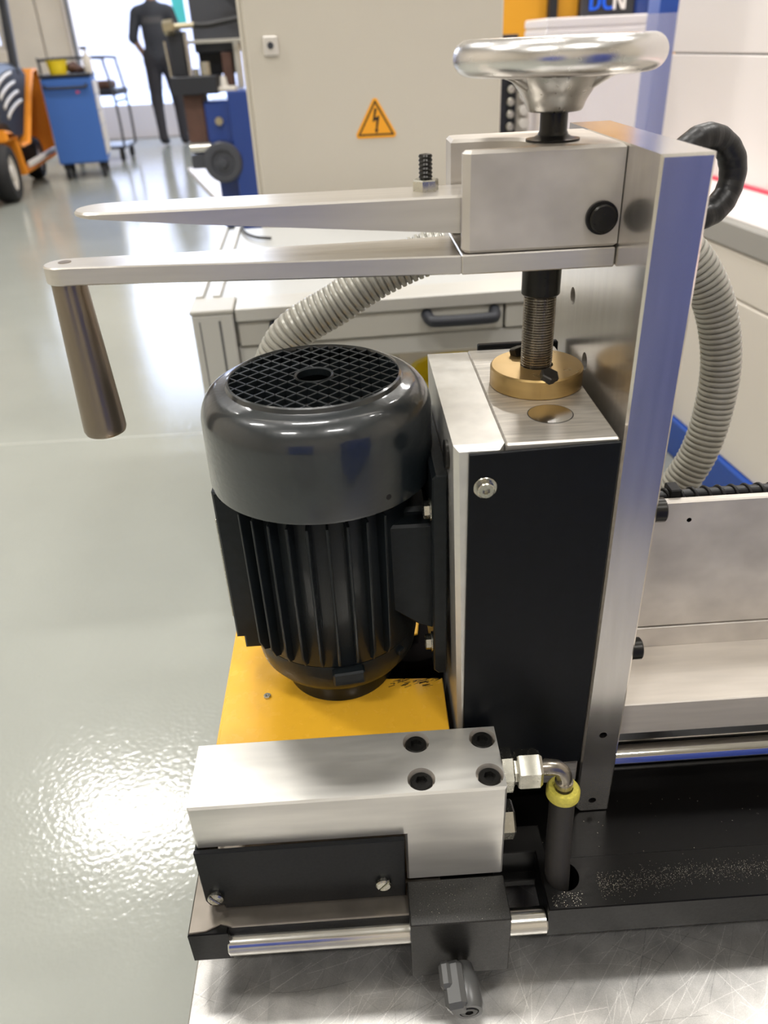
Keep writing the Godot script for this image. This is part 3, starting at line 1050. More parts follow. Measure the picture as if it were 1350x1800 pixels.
func m_head(t: Node3D) -> void:
	# slotted head block
	var poly := [Vector2(75.5, -512), Vector2(171.5, -512), Vector2(171.5, -609), Vector2(75.5, -609), Vector2(71, -604.5), Vector2(71, -576), Vector2(96, -576)]
	for k in range(1, 8):
		var a := -PI / 2 + PI * k / 8.0
		poly.append(Vector2(96 + 27.7 * cos(a), -548.5 + 27.5 * sin(a)))
	poly += [Vector2(96, -521), Vector2(71, -521), Vector2(71, -516.5)]
	var s := st()
	prism(s, mm(poly), flat_xf(), -0.1205, -0.0595, 0.002)
	var h := obj("head_block", s, M.alu_soft, t)
	s = st()
	lathe(s, C(159.5, -102, -512.5), Vector3(0, 0, 1), [Vector2(0.0103, 0), Vector2(0.0103, 0.003), Vector2(0.0085, 0.003), Vector2(0.0085, 0.0055), Vector2(0.0075, 0.0064), Vector2(0, 0.0066)], 40)
	var pn := obj("pivot_pin", s, M.black_oxide, h)
	pn.set_meta("label", "black pin head")
	# plate under the head and the lower arm
	s = st()
	box(s, C(70.5, -121.2, -609), C(171.5, -133.8, -512.5), 0.0008)
	obj("head_plate", s, M.alu_arm, t)
	poly = [Vector2(70.3, -575), Vector2(33, -571), Vector2(-48, -569), Vector2(-127, -567.5), Vector2(-196, -568)]
	for k in range(0, 13):
		var a := -PI / 2 - PI * k / 12.0
		poly.append(Vector2(-198 + 14.6 * cos(a), -553 + 14.6 * sin(a)))
	poly += [Vector2(-190, -538.5), Vector2(-122, -532), Vector2(-45, -523.5), Vector2(70.3, -513)]
	s = st()
	prism(s, mm(poly), flat_xf(), -0.1336, -0.1214, 0.0009)
	var la := obj("lower_arm", s, M.alu_arm, t)
	s = st()
	lathe(s, C(-199, -121.6, -556), Vector3.UP, [Vector2(0.0045, 0.0), Vector2(0.0045, 0.0005), Vector2(0, 0.0005)], 28)
	obj("handle_rivet", s, M.brown_steel, la)
	s = st()
	lathe(s, C(-198.5, -249.5, -553), Vector3.UP, [Vector2(0, 0), Vector2(0.0125, 0.0), Vector2(0.0148, 0.0012), Vector2(0.0158, 0.004), Vector2(0.0158, 0.009), Vector2(0.0118, 0.1162), Vector2(0, 0.1162)], 48)
	obj("handle", s, M.brown_steel, t)
	# upper finger: a long wedge held in the slot
	# plan outline at the top; the underside climbs towards the tip
	s = st()
	var plan := [Vector2(110, -521.5), Vector2(110, -567), Vector2(-100, -568), Vector2(-160, -568)]
	for k in range(1, 10):
		var a := -PI / 2 - PI * k / 10.0
		plan.append(Vector2(-162 + 19 * cos(a), -548 + 20 * sin(a)))
	plan += [Vector2(-160, -528), Vector2(-100, -525)]
	wedge(s, plan, -86.2, [Vector2(-181, -88.6), Vector2(-168, -89.8), Vector2(-79, -97.5), Vector2(70, -111.5), Vector2(110, -112.5)], 1.3)
	var fi := obj("upper_finger", s, M.alu_arm, t)
	fix("finger_nut", hex_head(0.0088, 0.0075), M.zinc, fi, C(51, -86.6, -549), Vector3.UP, 0.2)
	s = st()
	var prof := []
	for k in 9:
		prof.append(Vector2(0.0040, 0.0002 + k * 0.0025))
		prof.append(Vector2(0.0047, 0.0012 + k * 0.0025))
		prof.append(Vector2(0.0040, 0.0024 + k * 0.0025))
	prof.append(Vector2(0.0, 0.0230))
	lathe(s, C(51, -86.6, -549), Vector3.UP, prof, 24, true, 20.0)
	obj("finger_stud", s, M.black_oxide, fi)
	# handwheel
	var w := Node3D.new()
	w.name = "handwheel"
	t.add_child(w)
	var ax := C(133, 0, -545)
	s = st()
	var pts := []
	for k in 96:
		var a := TAU * k / 96.0
		pts.append(ax + Vector3(cos(a) * 0.0545, -0.0118, sin(a) * 0.0545))
	tube(s, pts, 0.0101, 32, false, true)
	obj("rim", s, M.rim, w)
	s = st()
	lathe(s, ax, Vector3.UP, [Vector2(0.0085, -0.0425), Vector2(0.0165, -0.0425), Vector2(0.0177, -0.0412), Vector2(0.0190, -0.0375), Vector2(0.0230, -0.0310), Vector2(0.0315, -0.0205), Vector2(0.0315, -0.018), Vector2(0.0250, -0.015), Vector2(0.0, -0.016)], 48, true, 50.0)
	obj("hub", s, M.cast, w)
	for k in 3:
		var a := TAU * k / 3.0 + 0.6
		var d := Vector3(cos(a), 0, sin(a))
		s = st()
		tube(s, [ax + d * 0.018 + Vector3(0, -0.024, 0), ax + d * 0.032 + Vector3(0, -0.018, 0), ax + d * 0.050 + Vector3(0, -0.013, 0)], [0.0085, 0.007, 0.006], 16)
		obj("spoke", s, M.cast, w)
	s = st()
	lathe(s, ax, Vector3.UP, [Vector2(0.0172, -0.0597), Vector2(0.0172, -0.0582), Vector2(0.0125, -0.0575), Vector2(0.0098, -0.0560), Vector2(0.0088, -0.0535), Vector2(0.0088, -0.0415)], 40, true, 30.0)
	obj("wheel_shaft", s, M.black_oxide, w)

func m_rails(t: Node3D) -> void:
	var s := st()
	box(s, C(204, -338, -550), C(640, -471.5, -542), 0.0012)
	var c := csg_root("upright_rail", t, M.alu_soft, s)
	csg_hole(c, C(270, -356.5, -542), Vector3(0, 0, 1), 0.0021, 0.006, M.dark_steel)
	s = st()
	box(s, C(204, -472.5, -553), C(640, -496, -541.5), 0.0006)
	obj("rail_strip", s, M.alu_soft, t)
	s = st()
	box(s, C(203.2, -495, -542), C(640, -530.5, -470), 0.0008)
	obj("rail_bar", s, M.alu_bar, t)
	s = st()
	cyl(s, C(203, -567, -478), C(640, -567, -478), 0.0138, -1, 48)
	obj("drive_shaft", s, M.chrome, t)
	s = st()
	box(s, C(203.2, -531, -600), C(640, -540, -500), 0.001)
	obj("rail_support", s, M.dark_steel, t)
	s = st()
	box(s, C(560, -612, -610), C(600, -531, -450), 0.002)
	obj("rail_bracket", s, M.dark_steel, t)

func m_marks(t: Node3D) -> void:
	# grinding dust on the black base and slide block: loose grains of metal
	var rng := RandomNumberGenerator.new()
	rng.seed = 77
	var s := st()
	var keep := off
	off = Vector3.ZERO
	box(s, Vector3(-0.5, 0.0, -0.5), Vector3(0.5, 0.7, 0.5), 0.2)
	off = keep
	var grain := s.commit()
	var at := []
	for k in 2600:
		var x := rng.randf_range(165, 480)
		var z := -369.0 + rng.randfn(0.0, 5.0) - 3.0 * sin(x * 0.03)
		if z > -349.5 or z < -391.0:
			continue
		at.append([C(x, -585, z), rng.randf_range(0.00008, 0.00022)])
	for k in 90:
		at.append([C(rng.randf_range(126, 152), -585, rng.randf_range(-362, -350)), rng.randf_range(0.00012, 0.0003)])
	for k in 80:
		at.append([C(rng.randf_range(14, 88), -571.3, rng.randf_range(-371, -337)), rng.randf_range(0.00008, 0.0002)])
	for k in 60:
		at.append([C(rng.randf_range(130, 480), -612, rng.randf_range(-470, -394)), rng.randf_range(0.0002, 0.0004)])
	var mm := MultiMesh.new()
	mm.transform_format = MultiMesh.TRANSFORM_3D
	mm.mesh = grain
	mm.instance_count = at.size()
	for k in at.size():
		mm.set_instance_transform(k, Transform3D(Basis(Vector3.UP, rng.randf() * TAU).scaled(Vector3.ONE * at[k][1] * 2.0), at[k][0] - off))
	var d := MultiMeshInstance3D.new()
	d.name = "metal_dust"
	d.multimesh = mm
	d.material_override = M.zinc
	d.set_meta("kind", "stuff")
	t.add_child(d, true)
	# black rub marks on the yellow guard near its cut edge
	s = st()
	for k in 46:
		var a := C(rng.randf_range(8, 54), -490.0, rng.randf_range(-514, -506) + rng.randfn(0, 1.5))
		var ln := rng.randf_range(0.002, 0.008)
		var w := rng.randf_range(0.0002, 0.0008)
		tbox(s, Transform3D(Basis(Vector3.UP, rng.randf_range(0.1, 0.5)), a), Vector3(ln, 0.00016, w), 0.00004)
	var sc := obj("scuff_marks", s, M.black, t)
	sc.set_meta("kind", "stuff")

# ---------------------------------------------------------------- hoses
func hoses() -> void:
	var t := thing("suction_hose", "grey ribbed suction hose arching behind the grinding machine from motor to right", "hose", C(-160, -1050, -860))
	var p := [C(-160, -1020, -860), C(-160, -900, -845), C(-155, -700, -820), C(-148, -520, -800), C(-140, -430, -785), C(-112, -340, -768), C(-88, -278, -756), C(-64, -243, -752), C(-18, -217, -752), C(25, -192, -752), C(75, -173, -752), C(130, -163, -752), C(195, -160, -752), C(255, -164, -752), C(310, -178, -752), C(352, -228, -752), C(374, -290, -752), C(378, -350, -752), C(370, -408, -752), C(352, -462, -760), C(332, -540, -780), C(318, -700, -810), C(315, -900, -840), C(315, -1020, -860)]
	var path := Curve3D.new()
	for q in smoothed(p, 10):
		path.add_point(q)
	var L := path.get_baked_length()
	var pts := []
	var rr := []
	var n := int(L / 0.0062)
	for i in n:
		for e in [[0.0, 0.0176], [0.10, 0.0198], [0.45, 0.0204], [0.76, 0.0200], [0.88, 0.0176]]:
			pts.append(path.sample_baked((i + e[0]) * L / n, true))
			rr.append(e[1])
	var s := st()
	tube(s, pts, rr, 28)
	obj("ribbed_wall", s, M.hose_grey, t)
	# cuffs at the ends
	s = st()
	cyl(s, C(-160, -1049, -860), C(-160, -1000, -860), 0.024)
	obj("cuff", s, M.rubber, t)
	s = st()
	cyl(s, C(315, -1049, -860), C(315, -1000, -860), 0.024)
	obj("cuff", s, M.rubber, t)
	# cable in a black spiral wrap lying along the rail
	t = thing("wrapped_cable", "cable in black spiral wrap along the top of the aluminium rail", "cable", C(210, -345, -565))
	s = st()
	tube(s, [C(206, -341, -558), C(300, -340, -558), C(400, -340, -558), C(640, -342, -558)], 0.0045, 14)
	obj("cable", s, M.rubber, t)
	s = st()
	pts = []
	for k in 560:
		var a := k * 0.42
		pts.append(C(206 + k * 0.775, -340.3, -558) + Vector3(0, cos(a), sin(a)) * 0.0050)
	tube(s, pts, 0.0016, 6)
	obj("spiral_wrap", s, M.rubber, t)
	s = st()
	box(s, C(254, -332, -566), C(264, -347, -551), 0.001)
	obj("cable_clip", s, M.black, t)

# ---------------------------------------------------------------- bench behind the machine
func bench() -> void:
	var t := thing("work_bench", "grey aluminium profile work bench with drawers behind the grinding machine", "bench", W(-0.29, -CH, -1.35))
	t.rotation.y = 0.05
	off = Vector3.ZERO
	var P := func(x: float, y: float, z: float) -> Vector3: return Vector3(x, y, z)
	var s := st()
	var H := 0.66          # top over the floor
	for z in [-0.04, -0.66]:
		for x in [0.0, 0.745]:
			s = st()
			var w := 0.072 if x == 0.0 else 0.045
			box(s, P.call(x, 0.03, z - 0.04), P.call(x + w, H - 0.008, z + 0.04), 0.003)
			var lg := obj("leg", s, M.profile, t)
			s = st()
			box(s, P.call(x + w * 0.64, 0.05, z + 0.0392), P.call(x + w * 0.70, H - 0.02, z + 0.0406), 0.0)
			box(s, P.call(x + w * 0.17, 0.05, z + 0.0392), P.call(x + w * 0.20, H - 0.02, z + 0.0406), 0.0)
			obj("groove", s, M.groove, lg)
			s = st()
			cyl(s, P.call(x + w / 2, 0.0, z), P.call(x + w / 2, 0.032, z), 0.022, 0.012)
			obj("levelling_foot", s, M.dark_plastic, lg)
	s = st()
	box(s, P.call(-0.002, H - 0.008, -0.082), P.call(0.074, H + 0.0, 0.002), 0.002)
	obj("leg_cap", s, M.bench_grey, t)
	s = st()
	box(s, P.call(0.0, H - 0.03, -0.72), P.call(0.79, H - 0.004, -0.083), 0.004)
	obj("bench_top", s, M.benchtop, t)
	s = st()
	box(s, P.call(0.076, H - 0.026, -0.082), P.call(0.79, H - 0.002, -0.004), 0.002)
	obj("front_edge", s, M.profile, t)
	s = st()
	box(s, P.call(0.0, H - 0.003, -0.72), P.call(0.014, H + 0.003, -0.084), 0.001)
	box(s, P.call(0.032, H - 0.003, -0.72), P.call(0.046, H + 0.003, -0.084), 0.001)
	obj("side_profile", s, M.profile, t)
	for d in [[0.078, 0.56], [0.565, 0.742]]:
		s = st()
		box(s, P.call(d[0], H - 0.073, -0.5), P.call(d[1], H - 0.029, -0.012), 0.002)
		var dr := obj("drawer", s, M.bench_grey, t)
		var hs := [[d[0] + 0.065, d[0] + 0.125]] if d[0] < 0.3 else []
		if d[0] < 0.3:
			hs.append([d[0] + 0.34, d[0] + 0.465])
		else:
			hs.append([d[0] + 0.05, d[0] + 0.125])
		for h in hs:
			s = st()
			tube(s, smoothed([P.call(h[0], H - 0.038, -0.013), P.call(h[0] + 0.004, H - 0.042, 0.012), P.call(h[0] + 0.02, H - 0.044, 0.017), P.call(h[1] - 0.02, H - 0.044, 0.017), P.call(h[1] - 0.004, H - 0.042, 0.012), P.call(h[1], H - 0.038, -0.013)], 6), 0.0105, 14)
			obj("handle", s, M.dark_plastic, dr)
	s = st()
	box(s, P.call(0.073, H - 0.112, -0.06), P.call(0.742, H - 0.077, -0.02), 0.002)
	obj("lower_rail", s, M.profile, t)
	for x in [0.085, 0.365, 0.40]:
		s = st()
		box(s, P.call(x, 0.14, -0.65), P.call(x + 0.028, H - 0.11, -0.61), 0.002)
		obj("upright", s, M.profile, t)
	s = st()
	box(s, P.call(0.06, 0.12, -0.66), P.call(0.76, 0.14, -0.06), 0.003)
	obj("lower_shelf", s, M.light_plastic, t)
	# black lead lying on the bench top
	t = thing("power_lead", "thin black power lead lying on the bench top beside the cabinet", "cable", W(-0.3, -0.39, -1.95))
	s = st()
	tube(s, smoothed([W(-0.285, -0.386, -2.14), W(-0.275, -0.386, -2.05), W(-0.255, -0.386, -1.97), W(-0.225, -0.386, -1.92), W(-0.19, -0.386, -1.90)], 8), 0.0035, 8)
	obj("lead", s, M.rubber, t)
	# yellow tub on the bench's lower shelf
	t = thing("yellow_tub", "yellow round tub on the lower shelf of the work bench", "tub", W(0.24, -0.905, -1.75))
	s = st()
	lathe(s, W(0.24, -0.905, -1.75), Vector3.UP, [Vector2(0, 0), Vector2(0.10, 0), Vector2(0.115, 0.2), Vector2(0.125, 0.21), Vector2(0.125, 0.225), Vector2(0.11, 0.225), Vector2(0.098, 0.02), Vector2(0, 0.02)], 40)
	obj("body", s, M.bucket, t)

func control_cabinet() -> void:
	var t := thing("control_cabinet", "tall beige electrical cabinet with a yellow warning triangle on its door", "cabinet", W(0.08, -CH, -2.35))
	var s := st()
	box(s, W(-0.243, -CH, -2.75), W(0.402, 1.0, -2.222), 0.006)
	obj("body", s, M.cabinet, t)
	s = st()
	prism(s, [Vector2(-0.228, -0.98), Vector2(0.398, -0.98), Vector2(0.398, 0.97), Vector2(-0.228, 0.97)], front_xf(), -2.221, -2.2, 0.004)
	var d := obj("door", s, M.cabinet, t)
	s = st()
	box(s, W(-0.186, -0.021, -2.2), W(-0.150, 0.021, -2.190), 0.003)
	obj("lock_plate", s, M.light_plastic, d)
	s = st()
	lathe(s, W(-0.168, 0.001, -2.190), Vector3(0, 0, 1), [Vector2(0.0075, 0), Vector2(0.0075, 0.002), Vector2(0.004, 0.002), Vector2(0.004, 0.0005), Vector2(0, 0.0005)], 20)
	obj("lock_barrel", s, M.grey_plastic, d)
	# warning triangle: yellow ground, black border and bolt
	var c := Vector2(0.0785, -0.2135)
	var T := func(k: float) -> Array:
		return [c + Vector2(-0.057, 0.0) * k + Vector2(0, 0.034 * (1 - k)), c + Vector2(0.057, 0.0) * k + Vector2(0, 0.034 * (1 - k)), c + Vector2(0.0, 0.099) * k + Vector2(0, 0.034 * (1 - k))]
	s = st()
	var big: Array = T.call(1.0)
	var rounded := []
	for i in 3:
		var p: Vector2 = big[i]
		var a: Vector2 = (big[(i + 2) % 3] - p).normalized()
		var b: Vector2 = (big[(i + 1) % 3] - p).normalized()
		rounded.append(p + a * 0.011)
		rounded.append(p + (a + b) * 0.0045)
		rounded.append(p + b * 0.011)
	prism(s, rounded, front_xf(), -2.2, -2.1985, 0.0002)
	var sg := obj("warning_sign", s, M.sign_yellow, d)
	sg.set_meta("label", "yellow triangle with a black lightning bolt")
	s = st()
	var o: Array = T.call(0.82)
	var q: Array = T.call(0.70)
	for i in 3:
		var j := (i + 1) % 3
		var z := -2.1982
		quad(s, Vector3(o[i].x, o[i].y + CH, z), Vector3(o[j].x, o[j].y + CH, z), Vector3(q[j].x, q[j].y + CH, z), Vector3(q[i].x, q[i].y + CH, z), Vector3(0, 0, 1))
	var bolt := [Vector2(-0.002, 0.066), Vector2(0.004, 0.066), Vector2(-0.001, 0.045), Vector2(0.010, 0.050), Vector2(0.004, 0.018), Vector2(0.0065, 0.018), Vector2(0.0010, 0.008), Vector2(-0.0035, 0.018), Vector2(-0.0005, 0.018), Vector2(0.002, 0.040), Vector2(-0.008, 0.035)]
	var bb := []
	for v in bolt:
		bb.append(c + v + Vector2(0.0, 0.002))
	prism(s, bb, front_xf(), -2.1986, -2.1981, 0.0)
	sg.set_meta("category", "")
	sg.remove_meta("category")
	put("sign_print", s.commit(), M.sign_black, d)

# ---------------------------------------------------------------- white enclosure on the right
func enclosure() -> void:
	var t := thing("machine_enclosure", "large white machine enclosure with blue plinth and red line on the right", "enclosure", W(0.9, -CH, -1.8))
	t.rotation.y = 0.107
	# local frame: x out of the face (to the right), z along the face; face plane at x = 0
	off = Vector3.ZERO
	var s := st()
	box(s, Vector3(-0.012, 0.0, -0.95), Vector3(0.9, 0.105, 1.5), 0.004)
	obj("plinth", s, M.blue, t)
	s = st()
	box(s, Vector3(0.0, 0.105, -0.95), Vector3(0.9, 0.4885, 1.5), 0.004)
	obj("lower_panel", s, M.beige, t)
	s = st()
	box(s, Vector3(0.0, 0.4915, -0.95), Vector3(0.9, 0.592, 1.5), 0.004)
	obj("upper_strip", s, M.beige, t)
	s = st()
	box(s, Vector3(-0.006, 0.594, -0.97), Vector3(0.9, 0.655, 1.5), 0.006)
	obj("ledge", s, M.ledge, t)
	s = st()
	box(s, Vector3(0.012, 0.6552, -0.95), Vector3(0.245, 0.6575, 1.5), 0.001)
	obj("ledge_top", s, M.white, t)
	s = st()
	box(s, Vector3(0.243, 0.6552, -0.98), Vector3(0.2495, 0.667, 1.5), 0.001)
	obj("red_line", s, M.red, t)
	s = st()
	box(s, Vector3(0.25, 0.655, -0.97), Vector3(0.9, 0.976, 1.5), 0.003)
	obj("panel", s, M.white, t)
	s = st()
	box(s, Vector3(0.25, 0.980, -0.97), Vector3(0.9, 1.9, 1.5), 0.003)
	obj("panel", s, M.white, t)
	s = st()
	box(s, Vector3(0.254, 0.9755, -0.96), Vector3(0.9, 0.9805, 1.5), 0.0)
	obj("seam", s, M.groove, t)
	t = thing("blue_column", "blue steel column at the end of the white enclosure", "column", W(1.08, -CH, -3.02))
	s = st()
	box(s, W(1.048, -CH, -3.08), W(1.112, 1.2, -2.96), 0.004)
	obj("shaft", s, M.blue, t)
	s = st()
	box(s, W(1.02, -CH, -3.11), W(1.14, -CH + 0.015, -2.93), 0.002)
	obj("base_plate", s, M.blue, t)

func back_right() -> void:
	# white box cabinet with things on it, the yellow machine behind
	var t := thing("white_cabinet", "white sheet metal cabinet behind the handwheel", "cabinet", W(1.0, -CH, -3.6))
	var s := st()
	box(s, W(0.798, -CH, -3.9), W(1.26, 0.012, -3.5), 0.008)
	obj("body", s, M.white, t)
	s = st()
	box(s, W(0.798, 0.0125, -3.9), W(1.26, 0.047, -3.499), 0.006)
	obj("lid", s, M.white, t)
	t = thing("acrylic_screen", "clear acrylic screen in front of the white cabinet and blue column", "screen", W(0.86, -CH, -2.85))
	s = st()
	box(s, W(0.655, -0.95, -2.855), W(1.07, 0.037, -2.85), 0.0005)
	obj("sheet", s, M.acrylic, t)
	s = st()
	box(s, W(0.645, -CH, -2.87), W(1.07, -0.95, -2.835), 0.002)
	obj("foot_rail", s, M.profile, t)
	t = thing("letter_sign", "pale sign with blue letters on top of the white cabinet", "sign", W(1.05, 0.047, -3.7))
	s = st()
	box(s, W(0.985, 0.047, -3.705), W(1.2, 0.22, -3.69), 0.003)
	var bd := obj("board", s, M.letter_dark, t)
	var fo := SystemFont.new()
	fo.font_names = PackedStringArray(["Droid Sans"])
	fo.font_weight = 700
	var k := 0
	for l in [["D", 1.035, M.letter_blue], ["C", 1.088, M.letter_blue], ["N", 1.135, M.white]]:
		var tm := TextMesh.new()
		tm.text = l[0]
		tm.font = fo
		tm.font_size = 40
		tm.pixel_size = 0.0021
		tm.depth = 0.006
		put("letter", tm, l[2], bd, W(l[1], 0.098, -3.686) - off)
		k += 1
	t = thing("blue_bottle", "blue container beside the lettered sign on the white cabinet", "container", W(1.24, 0.047, -3.7))
	s = st()
	lathe(s, W(1.235, 0.047, -3.7), Vector3.UP, [Vector2(0, 0), Vector2(0.032, 0), Vector2(0.034, 0.004), Vector2(0.034, 0.14), Vector2(0.015, 0.165), Vector2(0.015, 0.19), Vector2(0, 0.19)], 28)
	obj("body", s, M.blue_dark, t)
	t = thing("yellow_machine", "yellow painted machine casing with dark posts behind the control cabinet", "machine", W(1.0, -CH, -5.0))
	s = st()
	box(s, W(0.5, -CH, -5.6), W(2.4, 1.6, -5.0), 0.02)
	obj("casing", s, M.wall_yellow, t)
	for x in [1.14, 1.31]:
		s = st()
		box(s, W(x, -CH, -5.0), W(x + 0.045, 1.6, -4.93), 0.004)
		obj("post", s, M.dark_plastic, t)
	s = st()
	box(s, W(1.185, -0.6, -5.0), W(1.31, 0.06, -4.97), 0.004)
	obj("panel", s, M.timber, t)
	t = thing("valve_bank", "black valve bank with a column of pale knobs beside the control cabinet", "valves", W(0.68, -CH, -3.6))
	s = st()
	box(s, W(0.60, -CH, -3.66), W(0.715, 0.0, -3.6), 0.004)
	obj("back_plate", s, M.dark_plastic, t)
	for i in 7:
		s = st()
		cyl(s, W(0.688, -0.10 - i * 0.046, -3.6), W(0.688, -0.10 - i * 0.046, -3.565), 0.017, 0.015, 20, 0.003)
		obj("knob", s, M.zinc, t)
	s = st()
	box(s, W(0.716, -0.36, -3.66), W(0.77, -0.14, -3.6), 0.003)
	obj("valve_body", s, M.light_plastic, t)
	for i in 4:
		s = st()
		cyl(s, W(0.742, -0.17 - i * 0.05, -3.6), W(0.742, -0.17 - i * 0.05, -3.55), 0.02, -1, 16, 0.003)
		obj("valve", s, M.light_plastic, t)

# ---------------------------------------------------------------- blue press at the back
func press() -> void:
	var t := thing("hydraulic_press", "blue and black hydraulic press with round flywheel left of the control cabinet", "press", W(-0.75, -CH, -5.7))
	var s := st()
	box(s, W(-0.875, -0.60, -5.9), W(-0.70, -0.278, -5.5), 0.01)
	box(s, W(-0.86, -CH, -5.9), W(-0.70, -0.60, -5.6), 0.01)
	obj("body", s, M.blue_dark, t)
	s = st()
	box(s, W(-0.72, -CH, -5.9), W(-0.56, -0.225, -5.46), 0.008)
	obj("column", s, M.blue_dark, t)
	s = st()
	lathe(s, W(-0.795, -0.625, -5.5), Vector3(0, 0, 1), [Vector2(0, 0), Vector2(0.118, 0.0), Vector2(0.122, 0.01), Vector2(0.122, 0.05), Vector2(0.112, 0.062), Vector2(0.075, 0.062), Vector2(0.07, 0.045), Vector2(0.035, 0.045), Vector2(0.03, 0.075), Vector2(0, 0.078)], 48)
	obj("flywheel", s, M.grey_plastic, t)
	s = st()
	cyl(s, W(-0.79, -0.39, -5.5), W(-0.79, -0.39, -5.47), 0.024, -1, 24)
	obj("gauge", s, M.fitting, t)
	s = st()
	box(s, W(-1.05, -0.238, -5.75), W(-0.765, -0.138, -5.45), 0.006)
	obj("beam", s, M.dark_plastic, t)
	s = st()
	box(s, W(-1.0, -0.56, -5.75), W(-0.878, -0.24, -5.52), 0.006)
	obj("timber_block", s, M.timber, t)
	s = st()
	box(s, W(-1.035, -0.14, -5.7), W(-0.945, 0.10, -5.52), 0.006)
	obj("ram_housing", s, M.dark_plastic, t)
	for x in [-0.93, -0.918]:
		s = st()
		cyl(s, W(x, -0.138, -5.5), W(x + 0.0, 0.09, -5.5), 0.005, -1, 12)
		obj("tie_rod", s, M.chrome, t)
	s = st()
	cyl(s, W(-1.045, -0.15, -5.5), W(-1.055, 0.05, -5.5), 0.007, -1, 12)
	obj("tie_rod", s, M.zinc, t)
	s = st()
	cyl(s, W(-0.995, -0.535, -5.5), W(-0.86, -0.535, -5.5), 0.035, -1, 28)
	obj("cylinder", s, M.chrome, t)
	s = st()
	box(s, W(-1.0, -0.66, -5.62), W(-0.87, -0.578, -5.48), 0.006)
	obj("lower_bracket", s, M.grey_plastic, t)
	s = st()
	cyl(s, W(-1.045, 0.118, -5.5), W(-0.985, 0.122, -5.5), 0.04, -1, 6, 0.002, false)
	cyl(s, W(-0.985, 0.122, -5.5), W(-0.86, 0.126, -5.5), 0.016, -1, 20)
	obj("hose_fitting", s, M.fitting, t)
	s = st()
	tube(s, smoothed([W(-0.865, 0.124, -5.5), W(-0.78, 0.122, -5.49), W(-0.68, 0.135, -5.48), W(-0.5, 0.16, -5.47)], 6), 0.017, 14)
	obj("pressure_hose", s, M.rubber, t)
	s = st()
	box(s, W(-0.92, -0.02, -5.9), W(-0.62, 0.5, -5.75), 0.006)
	obj("back_panel", s, M.grey_plastic, t)
	s = st()
	box(s, W(-0.93, 0.03, -5.74), W(-0.60, 0.05, -5.6), 0.003)
	obj("shelf", s, M.bench_grey, t)
	s = st()
	box(s, W(-0.66, -0.22, -5.74), W(-0.63, 0.029, -5.6), 0.003)
	obj("shelf_post", s, M.bench_grey, t)
	s = st()
	box(s, W(-0.91, -0.14, -5.95), W(-0.66, 0.02, -5.8), 0.003)
	obj("dark_panel", s, M.dark_plastic, t)
	s = st()
	box(s, W(-0.74, -0.23, -5.7), W(-0.68, -0.02, -5.6), 0.003)
	obj("wood_spacer", s, M.timber, t)
	s = st()
	cyl(s, W(-0.84, -0.14, -5.55), W(-0.84, -0.065, -5.55), 0.034, -1, 24)
	obj("valve_block", s, M.zinc, t)
	s = st()
	cyl(s, W(-0.90, -0.14, -5.55), W(-0.90, -0.10, -5.55), 0.02, -1, 18)
	obj("valve_cap", s, M.zinc, t)
	s = st()
	cyl(s, W(-0.735, -0.225, -5.52), W(-0.735, -0.145, -5.52), 0.032, 0.018, 24, 0.008)
	box(s, W(-0.79, -0.232, -5.57), W(-0.655, -0.2, -5.47), 0.008)
	obj("white_cap", s, M.light_plastic, t)
	s = st()
	box(s, W(-0.575, -0.21, -5.55), W(-0.55, 0.3, -5.45), 0.003)
	obj("bright_upright", s, M.chrome, t)
	s = st()
	prism(s, [Vector2(-0.72, 0.3), Vector2(-0.56, 0.3), Vector2(-0.56, 0.14)], front_xf(), -5.66, -5.62, 0.003)
	obj("gusset", s, M.dark_plastic, t)
	# cyan notice hanging above the press ram
	t = thing("cyan_notice", "bright cyan notice hanging beside the man's shoulder", "notice", W(-1.0, 0.2, -5.95))
	s = st()
	prism(s, [Vector2(-1.09, 0.5), Vector2(-0.99, 0.5), Vector2(-0.985, 0.14), Vector2(-1.03, 0.13), Vector2(-1.06, 0.24)], front_xf(), -6.0, -5.99, 0.001)
	obj("sheet", s, M.cyan, t)
	# pale platform on the floor under it
	t = thing("floor_platform", "low white platform on the floor under the blue press", "platform", W(-0.9, -CH, -6.0))
	s = st()
	prism(s, [Vector2(-1.62, -8.6), Vector2(-1.19, -7.1), Vector2(-0.86, -5.95), Vector2(0.2, -5.95), Vector2(0.2, -8.6)], flat_xf(), -CH, -CH + 0.03, 0.004)
	obj("deck", s, M.white, t)

# ---------------------------------------------------------------- tool cart
func wheel(parent: Node, called: String, c: Vector3, axis: Vector3, r: float, w: float) -> void:
	var s := st()
	lathe(s, c - axis * w / 2, axis, [Vector2(r * 0.62, 0), Vector2(r * 0.9, 0), Vector2(r, w * 0.2), Vector2(r, w * 0.8), Vector2(r * 0.9, w), Vector2(r * 0.62, w)], 36)
	var o := obj(called, s, M.tyre, parent)
	s = st()
	lathe(s, c - axis * w * 0.42, axis, [Vector2(0, 0), Vector2(r * 0.3, 0), Vector2(r * 0.6, w * 0.06), Vector2(r * 0.63, w * 0.84), Vector2(r * 0.55, w * 0.78), Vector2(r * 0.3, w * 0.72), Vector2(r * 0.22, w * 0.9), Vector2(0, w * 0.9)], 28)
	obj("rim" if called == "wheel" else "hub", s, M.light_plastic, o)

